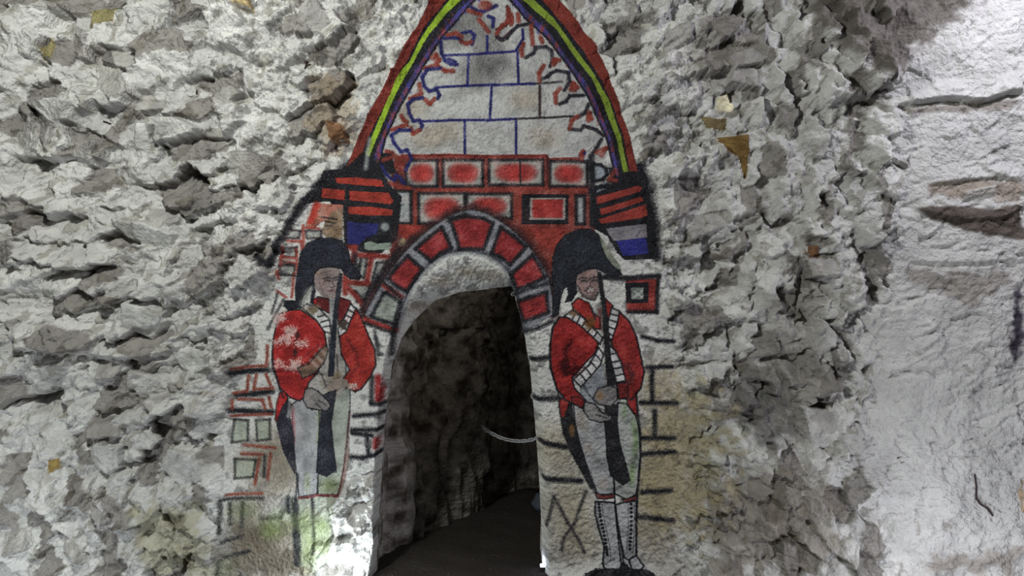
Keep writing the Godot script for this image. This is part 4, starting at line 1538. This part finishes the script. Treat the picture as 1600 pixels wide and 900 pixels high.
func features() -> void:
	var dark := Color(0.45, 0.42, 0.39)
	var tan := Color(0.52, 0.49, 0.42)
	# bedding ledges and cracks
	for q in [["40,545 70,540 110,548 170,556 240,558 300,540", 0.05, 0.16, 0.035], ["385,578 460,578 520,585", 0.02, 0.08, 0.02], ["0,350 60,330 120,345", 0.05, 0.12, 0.05], ["140,665 220,655 300,660", 0.03, 0.10, 0.03], ["20,735 80,720 150,735", 0.03, 0.10, 0.03],
			["60,800 130,790 190,800", 0.03, 0.1, 0.04], ["290,655 330,640 380,655", 0.03, 0.1, 0.03],
			["1040,573 1100,565 1160,560 1260,550 1275,570", 0.02, 0.10, 0.03], ["1050,705 1110,715 1180,730 1220,745", 0.02, 0.08, 0.02], ["1130,655 1200,650", 0.02, 0.06, 0.03], ["1080,630 1150,640 1200,652", 0.03, 0.1, 0.03],
			["1395,166 1440,160 1480,155 1530,160 1570,147 1598,148", 0.055, 0.10, 0.03], ["1440,292 1500,282 1560,278 1600,285", 0.02, 0.08, 0.02], ["1425,330 1500,345 1560,342 1600,330", 0.025, 0.10, 0.01], ["1415,408 1470,412 1540,410 1592,405", 0.02, 0.06, 0.03],
			["1378,582 1420,575 1480,577", 0.022, 0.04, 0.015], ["1260,85 1300,100 1350,140 1390,180", 0.06, 0.5, 0.06], ["1180,225 1240,250", 0.03, 0.08, 0.03]]:
		ledge(pts(q[0]), q[1], q[2], q[3])
	# stains and darker tones of the rock, with some shade painted in
	tint(pts("1420,322 1470,320 1540,325 1600,318 1600,376 1540,372 1480,355 1440,340"), Color(0.33, 0.30, 0.28), 0.95, 5)
	tint(pts("1440,282 1520,276 1600,280 1600,318 1500,316 1445,308"), Color(0.56, 0.51, 0.46), 0.8, 8)
	tint(pts("1400,170 1480,160 1590,152 1595,172 1500,180 1420,182"), Color(0.46, 0.43, 0.40), 0.7, 6)  # shade under the ledge, painted into the rock colour
	tint(pts("1405,412 1480,416 1590,414 1585,440 1520,490 1480,470 1420,450"), Color(0.50, 0.47, 0.44), 0.6, 14)  # darker tone below the ledge
	tint(pts("1240,-60 1420,-60 1560,0 1470,60 1400,130 1380,180 1330,120 1250,60"), Color(0.36, 0.34, 0.32), 0.85, 25)  # shade of the overhanging roof corner, put into the rock colour
	tint(pts("1580,455 1600,440 1600,560 1585,590 1570,540"), Color(0.20, 0.18, 0.22), 0.85, 8)
	tint(pts("1440,860 1600,850 1600,905 1440,905"), Color(0.45, 0.41, 0.37), 0.5, 20)
	tint(pts("1588,750 1600,745 1600,810 1590,790"), Color(0.62, 0.50, 0.36), 0.7, 4)
	tint(pts("1120,600 1190,560 1240,580 1260,680 1190,700 1130,660"), Color(0.34, 0.33, 0.32), 0.65, 16)
	tint(pts("1200,540 1280,540 1300,600 1220,610"), Color(0.34, 0.33, 0.32), 0.6, 14)
	tint(pts("1060,30 1200,20 1180,130 1090,180 1060,120"), Color(0.52, 0.50, 0.48), 0.5, 25)
	tint(pts("1080,740 1230,700 1330,760 1330,905 1090,905"), Color(0.46, 0.43, 0.385), 0.6, 40)
	tint(pts("1190,430 1300,400 1330,560 1310,700 1220,720 1170,560"), Color(0.50, 0.48, 0.45), 0.5, 40)
	tint(pts("990,585 1100,570 1165,640 1160,800 1110,870 990,860 940,720"), Color(0.555, 0.52, 0.415), 0.8, 75)
	tint(pts("350,810 480,800 500,905 350,905"), Color(0.42, 0.38, 0.32), 0.6, 20)
	tint(pts("480,100 560,120 570,230 510,260 470,200"), Color(0.50, 0.42, 0.33), 0.45, 20)  # darker brown rock left of the pointed arch
	tint(pts("200,780 330,760 350,905 230,905"), Color(0.56, 0.54, 0.42), 0.5, 25)
	# lumps of chalk and flint that can be told apart
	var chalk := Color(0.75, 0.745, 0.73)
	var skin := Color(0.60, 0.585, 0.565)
	var n := 0
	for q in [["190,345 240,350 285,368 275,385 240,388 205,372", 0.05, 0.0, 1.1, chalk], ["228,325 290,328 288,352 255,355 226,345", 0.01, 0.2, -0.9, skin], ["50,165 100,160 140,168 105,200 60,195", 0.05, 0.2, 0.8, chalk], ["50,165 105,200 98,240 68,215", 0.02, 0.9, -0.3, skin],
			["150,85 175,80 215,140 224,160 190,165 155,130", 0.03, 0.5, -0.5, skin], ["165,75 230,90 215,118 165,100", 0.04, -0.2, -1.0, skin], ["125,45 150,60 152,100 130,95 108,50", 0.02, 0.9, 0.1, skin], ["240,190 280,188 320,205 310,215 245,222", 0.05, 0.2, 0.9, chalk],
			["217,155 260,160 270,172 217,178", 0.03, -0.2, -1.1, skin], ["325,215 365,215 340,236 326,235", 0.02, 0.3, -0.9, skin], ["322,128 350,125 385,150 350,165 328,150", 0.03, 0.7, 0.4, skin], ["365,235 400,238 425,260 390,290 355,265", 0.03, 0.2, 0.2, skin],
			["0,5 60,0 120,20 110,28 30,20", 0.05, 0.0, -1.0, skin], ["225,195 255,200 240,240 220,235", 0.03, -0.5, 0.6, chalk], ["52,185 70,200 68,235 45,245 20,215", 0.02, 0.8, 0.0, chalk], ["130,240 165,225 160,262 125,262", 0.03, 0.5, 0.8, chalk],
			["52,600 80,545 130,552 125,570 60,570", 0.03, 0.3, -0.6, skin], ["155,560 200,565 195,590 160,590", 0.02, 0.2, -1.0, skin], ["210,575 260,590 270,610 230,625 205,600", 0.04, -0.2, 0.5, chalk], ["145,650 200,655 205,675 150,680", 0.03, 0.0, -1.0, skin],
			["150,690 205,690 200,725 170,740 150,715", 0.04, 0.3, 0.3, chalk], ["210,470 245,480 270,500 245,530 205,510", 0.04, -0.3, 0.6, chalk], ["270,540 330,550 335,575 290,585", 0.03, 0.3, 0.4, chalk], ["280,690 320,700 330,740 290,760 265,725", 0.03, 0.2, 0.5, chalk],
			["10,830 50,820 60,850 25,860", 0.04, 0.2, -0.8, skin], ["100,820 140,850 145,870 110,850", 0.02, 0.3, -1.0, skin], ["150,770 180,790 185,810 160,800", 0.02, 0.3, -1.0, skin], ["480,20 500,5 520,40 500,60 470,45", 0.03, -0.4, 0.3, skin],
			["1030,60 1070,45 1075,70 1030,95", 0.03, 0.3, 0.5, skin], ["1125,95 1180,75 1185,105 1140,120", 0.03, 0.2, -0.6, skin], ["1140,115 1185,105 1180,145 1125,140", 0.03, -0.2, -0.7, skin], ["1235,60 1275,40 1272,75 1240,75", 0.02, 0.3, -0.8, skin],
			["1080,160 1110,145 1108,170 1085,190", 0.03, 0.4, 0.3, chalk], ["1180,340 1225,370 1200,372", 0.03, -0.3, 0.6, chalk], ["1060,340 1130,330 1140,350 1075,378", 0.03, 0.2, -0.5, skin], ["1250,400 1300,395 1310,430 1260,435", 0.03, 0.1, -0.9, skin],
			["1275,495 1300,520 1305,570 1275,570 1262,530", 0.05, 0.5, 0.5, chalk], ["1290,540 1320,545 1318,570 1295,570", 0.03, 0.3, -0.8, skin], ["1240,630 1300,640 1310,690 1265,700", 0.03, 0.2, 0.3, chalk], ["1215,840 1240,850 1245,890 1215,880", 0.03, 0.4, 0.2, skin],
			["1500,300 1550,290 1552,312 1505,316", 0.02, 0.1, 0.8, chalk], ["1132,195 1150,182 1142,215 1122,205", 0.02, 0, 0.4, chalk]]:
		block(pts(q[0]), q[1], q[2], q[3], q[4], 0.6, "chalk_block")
		n += 1
	block(pts("1112,220 1165,213 1168,240 1160,285 1148,250 1125,238"), -0.012, 0.3, 0.2, Color(0.47, 0.38, 0.24), 1.0, "flint_nodule", "flat rusty brown flint face")
	block(pts("1088,185 1130,190 1125,210 1100,205"), 0.0, 0.2, -0.4, Color(0.45, 0.39, 0.27), 0.9, "flint_nodule", "brown grey flint face")
	block(pts("1112,160 1132,150 1142,175 1135,180 1112,178"), 0.03, 0.2, 0.5, Color(0.90, 0.86, 0.74), 1.0, "chalk_block", "creamy white chip")
	block(pts("86,716 104,712 100,728 85,738"), 0.02, 0.0, 0.4, Color(0.62, 0.53, 0.33), 1.0, "flint_nodule", "small yellow ochre stone")
	block(pts("1252,386 1272,384 1275,402 1256,404"), 0.03, 0.0, 0.3, Color(0.50, 0.36, 0.25), 0.9, "flint_nodule", "round brown flint")
	block(pts("515,195 540,200 545,222 520,225"), 0.03, 0.0, 0.3, Color(0.52, 0.38, 0.28), 0.9, "flint_nodule", "reddish brown flint")
	block(pts("75,83 100,65 92,96 76,97"), 0.03, 0.6, 0.0, Color(0.55, 0.51, 0.36), 0.9, "chalk_block", "olive stained chip")
	block(pts("145,20 190,16 185,40 145,45"), 0.02, 0.2, -0.4, Color(0.52, 0.49, 0.34), 0.9, "chalk_block", "olive stained chip")
	block(pts("360,2 400,10 405,28 372,18"), 0.02, 0.2, 0.6, Color(0.76, 0.66, 0.46), 0.8, "chalk_block", "ochre stained chip")


func tube(path: PackedVector3Array, r: float, sides := 8, closed := false) -> ArrayMesh:
	var st := SurfaceTool.new()
	st.begin(Mesh.PRIMITIVE_TRIANGLES)
	var n := path.size()
	for i in n:
		var a := path[(i - 1 + n) % n] if closed or i > 0 else path[i]
		var b := path[(i + 1) % n] if closed or i < n - 1 else path[i]
		var d := (b - a).normalized()
		var s := d.cross(Vector3.UP if absf(d.y) < 0.9 else Vector3.RIGHT).normalized()
		var u := s.cross(d)
		for k in sides:
			var g := TAU * k / sides
			st.add_vertex(path[i] + (s * cos(g) + u * sin(g)) * r)
	for i in (n if closed else n - 1):
		var i2 := (i + 1) % n
		for k in sides:
			var k2 := (k + 1) % sides
			for q in [i * sides + k, i2 * sides + k, i * sides + k2, i * sides + k2, i2 * sides + k, i2 * sides + k2]:
				st.add_index(q)
	st.generate_normals()
	return st.commit()


func chain() -> void:
	var steel := StandardMaterial3D.new()
	steel.albedo_color = Color(0.80, 0.80, 0.82)
	steel.roughness = 0.45
	steel.metallic = 0.15
	var a := spot(752, 666, -1.25)
	var t := thing("chain", "pale steel link chain hanging in a sag across the dark passage", "chain", a)
	var oval := PackedVector3Array()
	for k in 20:
		var g := TAU * k / 20.0
		var c := cos(g)
		oval.append(Vector3(0.0115 * signf(c) + 0.0105 * c, 0.0115 * sin(g), 0))
	var link := tube(oval, 0.0027, 7, true)
	var n := 33
	var at := PackedVector3Array()
	for k in n + 1:
		var f := float(k) / n
		var px := lerpf(752, 928, f)
		at.append(spot(px, 689.5 - 0.0064 * (px - 812.0) * (px - 812.0), lerpf(-1.25, -0.62, f)) - a)
	for k in n:
		var o := put("link", link, steel, t)
		var d := (at[k + 1] - at[k])
		var x := d.normalized()
		var y := Vector3.UP.slide(x).normalized()
		var z := x.cross(y)
		if k % 2:
			var w := y
			y = z
			z = -w
		o.transform = Transform3D(Basis(x * (d.length() / 0.0275), y.rotated(x, 0.5), z.rotated(x, 0.5)), (at[k] + at[k + 1]) * 0.5)
	var hook_mat := StandardMaterial3D.new()
	hook_mat.albedo_color = Color(0.45, 0.08, 0.07)
	hook_mat.roughness = 0.6
	var hp := PackedVector3Array()
	for k in 12:
		var g := 0.4 + TAU * 0.8 * k / 11.0
		hp.append(Vector3(-0.016 + 0.016 * cos(g), 0.016 * sin(g) + 0.006, 0))
	hp.append(Vector3(-0.03, 0.03, -0.03))
	hp.append(Vector3(-0.05, 0.045, -0.10))
	hp.append(Vector3(-0.09, 0.06, -0.20))
	var h := put("hook", tube(hp, 0.005, 8), hook_mat, t)
	h.set_meta("label", "dull red hook at the left end")


func lamp_body(t: Node3D, lens_col: Color, glow: float, size: Vector3) -> void:
	var metal := StandardMaterial3D.new()
	metal.albedo_color = Color(0.12, 0.12, 0.13)
	metal.roughness = 0.5
	var st := SurfaceTool.new()
	var box := BoxMesh.new()
	box.size = size
	put("housing", box, metal, t).position = Vector3(0, size.y * 0.5, 0)
	var glass := StandardMaterial3D.new()
	glass.albedo_color = Color(0.9, 0.9, 0.9)
	glass.emission_enabled = true
	glass.emission = lens_col
	glass.emission_energy_multiplier = glow
	var lens := BoxMesh.new()
	lens.size = Vector3(size.x * 0.8, 0.008, size.z * 0.8)
	put("lens", lens, glass, t).position = Vector3(0, size.y + 0.004, 0)


func add_omni(at: Vector3, energy: float, col: Color, size: float, called: String, parent: Node = self) -> OmniLight3D:
	var l := OmniLight3D.new()
	l.name = called
	l.light_energy = energy
	l.light_color = col
	l.light_size = size
	l.omni_range = 14.0
	l.omni_attenuation = 2.0
	l.shadow_enabled = true
	parent.add_child(l, true)
	l.position = at
	return l


func lamps() -> void:
	for q in LAMPS:
		var t := thing("seen_or_unseen_lamp", q[0], "lamp", q[1])
		lamp_body(t, q[3], q[5], q[6])
		t.rotation_degrees = q[7]
		var l := add_omni(Vector3(0, q[6].y + 0.03, 0), q[2], q[3], q[4], "lamp_light", t)


func odds() -> void:
	var rust := StandardMaterial3D.new()
	rust.albedo_color = Color(0.16, 0.10, 0.08)
	rust.roughness = 0.8
	# bent nail high on the left
	var xy := wall_xy(Vector2(478, 96))
	var z := H[int(roundf((xy.y - Y0) / STEP)) * NX + int(roundf((xy.x - X0) / STEP))]
	var t := thing("nail", "rusty bent nail with round head in the rock left of the pointed arch", "nail", Vector3(xy.x, xy.y, z))
	put("shank", tube(PackedVector3Array([Vector3(-0.02, -0.055, -0.02), Vector3(-0.012, -0.03, 0.02), Vector3(0, 0, 0.035)]), 0.005, 7), rust, t)
	var s := SphereMesh.new()
	s.radius = 0.013
	s.height = 0.018
	s.radial_segments = 14
	s.rings = 7
	put("head", s, rust, t).position = Vector3(0, 0, 0.037)
	# rootlet on the smooth face
	var pth := PackedVector3Array()
	for p in pts("1522,742 1524,760 1523,778 1530,787 1541,793 1549,805"):
		var w := wall_xy(p)
		var k := H[int(roundf((w.y - Y0) / STEP)) * NX + int(roundf((w.x - X0) / STEP))]
		pth.append(Vector3(w.x, w.y, k + 0.007))
	var base := pth[-1]
	for i in pth.size():
		pth[i] -= base
	var root := put("rootlet", tube(pth, 0.0045, 7), rust)
	root.position = base
	tag(root, "thin dark crooked rootlet on the smooth pale chalk face at the right", "root")
	# thin black twigs in the rough face
	for q in [["165,191 172,193 179,196", "short black twig poking from the rock in the upper left"], ["307,140 308,144 309,148", "tiny black twig on the rough rock left of the nail"]]:
		var tp := PackedVector3Array()
		for p in pts(q[0]):
			var w := wall_xy(p)
			var k := H[int(roundf((w.y - Y0) / STEP)) * NX + int(roundf((w.x - X0) / STEP))]
			tp.append(Vector3(w.x, w.y, k + 0.006))
		var o0 := tp[0]
		for i in tp.size():
			tp[i] -= o0
		var tw := put("twig", tube(tp, 0.004, 6), rust)
		tw.position = o0
		tag(tw, q[1], "twig")
	# bluish stone on the passage floor
	var blue := StandardMaterial3D.new()
	blue.albedo_color = Color(0.24, 0.265, 0.30)
	blue.roughness = 0.9
	var st := grid_mesh(20, 14, func(i: int, j: int) -> Vector3:
		var a := TAU * i / 19.0
		var b := PI * (j / 13.0 - 0.5)
		var d := Vector3(cos(a) * cos(b), sin(b), sin(a) * cos(b))
		var r := 1.0 + 0.25 * soft_noise.get_noise_3d(d.x * 30.0, d.y * 30.0, d.z * 30.0)
		return Vector3(d.x * 0.08, d.y * 0.06 + 0.04, d.z * 0.10) * r)
	var so := put("stone", st, blue)
	so.position = Vector3(0.215, 0.0, -1.3)
	tag(so, "bluish grey stone on the passage floor behind the right jamb", "stone")


func build_patches(wall: Node3D) -> void:
	for p in patches:
		var m := patch_mesh(p.poly, p.lift)
		if m.get_surface_count() == 0:
			continue
		var sub: bool = p.parent is Dictionary
		if sub and not p.parent.has("node"):
			continue
		var par: Node = p.parent.node if sub else (wall if p.parent is String else p.parent)
		var o := put(p.name, m, rock_mat if p.mat == "rock" else mural_mat, par)
		p.node = o
		if sub:
			pass
		elif p.mat != "rock":
			o.position = -(par as Node3D).position
		elif grid_x(p.poly) > RIGHT_FACE:
			o.reparent(get_node("wall_right"))
			o.name = p.name
		if p.label:
			o.set_meta("label", p.label)


func grid_x(g: PackedVector2Array) -> float:
	return X0 + bounds(g).get_center().x * STEP


var relief_texture: ImageTexture
# label, place, energy, colour, size, lens glow, housing, turn
var LAMPS := [
	["unseen lamp under the gallery roof, upper left, lighting the left rock and mural", Vector3(-1.3, 3.22, 2.15), 9.4, Color(0.985, 1.0, 0.975), 0.10, 6.0, Vector3(0.3, 0.08, 0.2), Vector3(180, 0, 0)],  # roof lamp out of view, placed to light the left rock and mural
	["unseen lamp under the gallery roof, upper right, lighting the smooth right face", Vector3(2.3, 3.22, 1.55), 3.7, Color(0.95, 0.95, 1.0), 0.10, 6.0, Vector3(0.3, 0.08, 0.2), Vector3(180, 0, 0)],  # roof lamp out of view, placed to light the right face
	["black flood lamp on the floor at the left foot of the doorway", Vector3(-0.88, 0.0, 0.30), 0.34, Color(0.94, 0.98, 1.0), 0.04, 12.0, Vector3(0.14, 0.05, 0.08), Vector3(-25, 0, 0)],
	["unseen flood lamp on the floor at the far left, lighting the lower left rock", Vector3(-2.3, 0.0, 1.2), 0.85, Color(0.95, 0.98, 1.0), 0.05, 12.0, Vector3(0.14, 0.05, 0.08), Vector3(-25, 0, 0)],  # floor lamp out of view, lights the lower left rock
	["unseen flood lamp on the floor, lighting the lower part of the smooth right face", Vector3(1.8, 0.0, 1.25), 0.95, Color(0.95, 0.96, 1.0), 0.05, 12.0, Vector3(0.14, 0.05, 0.08), Vector3(-25, 0, 0)],  # floor lamp out of view, lights the right face from below
	["small added fill lamp hidden over the doorway to brighten the passage", Vector3(0.0, 1.70, -0.36), 0.085, Color(1.0, 0.97, 0.92), 0.05, 0.5, Vector3(0.10, 0.05, 0.10), Vector3(180, 0, 0)],  # added fill lamp, hidden over the doorway to brighten the passage
	["small bluish white lamp glowing on the floor behind the right jamb", Vector3(0.168, -0.012, -0.10), 0.006, Color(0.85, 0.90, 1.0), 0.02, 14.0, Vector3(0.034, 0.03, 0.034), Vector3(0, 0, 0)],
]


func _ready() -> void:
	var cam := Camera3D.new()
	cam.name = "camera"
	cam.position = Vector3(0, EYE, D)
	cam.fov = rad_to_deg(2.0 * atan(450.0 * S / D))
	cam.near = 0.05
	add_child(cam)
	cam.current = true
	var env := Environment.new()
	env.background_mode = Environment.BG_COLOR
	env.background_color = Color.BLACK
	env.tonemap_mode = Environment.TONE_MAPPER_LINEAR
	env.tonemap_exposure = 0.93
	env.sdfgi_enabled = true
	env.ssao_enabled = true
	env.ssil_enabled = true
	var we := WorldEnvironment.new()
	we.name = "environment"
	we.environment = env
	add_child(we)
	lamps()

	# materials of the rock
	var rn := FastNoiseLite.new()
	rn.seed = 3
	rn.frequency = 0.02
	rn.fractal_octaves = 6
	rn.fractal_gain = 0.6
	relief_texture = ImageTexture.create_from_image(rn.get_seamless_image(1024, 1024))
	rock_mat = StandardMaterial3D.new()
	rock_mat.vertex_color_use_as_albedo = true
	rock_mat.vertex_color_is_srgb = true
	rock_mat.roughness = 1.0
	rock_mat.metallic_specular = 0.15
	rock_mat.uv1_triplanar = true
	rock_mat.uv1_world_triplanar = true
	rock_mat.uv1_scale = Vector3(1.3, 1.3, 1.3)
	rock_mat.heightmap_enabled = true
	rock_mat.heightmap_texture = relief_texture
	rock_mat.heightmap_scale = 2.0
	mural_mat = StandardMaterial3D.new()
	mural_mat.roughness = 0.75
	mural_mat.metallic_specular = 0.25

	outer = pts("578,912 583,830 586,720 590,650 596,590 605,545 620,500 642,462 672,425 705,408 735,403 765,410 788,430 806,446 818,480 829,520 839,560 845,620 851,680 855,740 858,800 861,912")
	inner = pts("588,912 592,830 598,720 604,640 613,570 628,528 648,500 680,470 715,457 760,452 800,447 807,465 819,520 828,570 834,640 839,700 843,760 846,830 848,912")
	build_relief()
	features()
	scrapes(pts("1390,40 1600,0 1600,905 1400,905 1340,700 1360,480"), 420, 0.35, 0.0075, 41)
	scrapes(pts("1210,120 1400,150 1390,480 1330,640 1230,560"), 260, 1.1, 0.010, 42)
	scrapes(pts("410,905 430,600 480,400 640,250 690,30 850,30 960,250 1030,420 1060,905"), 700, 0.5, 0.0042, 43)
	scrapes(pts("990,580 1140,560 1150,905 980,905"), 260, 1.45, 0.006, 44)
	settle()
	carve_door()
	make_normals()
	mural()
	var wall := build_wall()
	shell()
	tunnel()
	build_patches(wall)
	chain()
	odds()
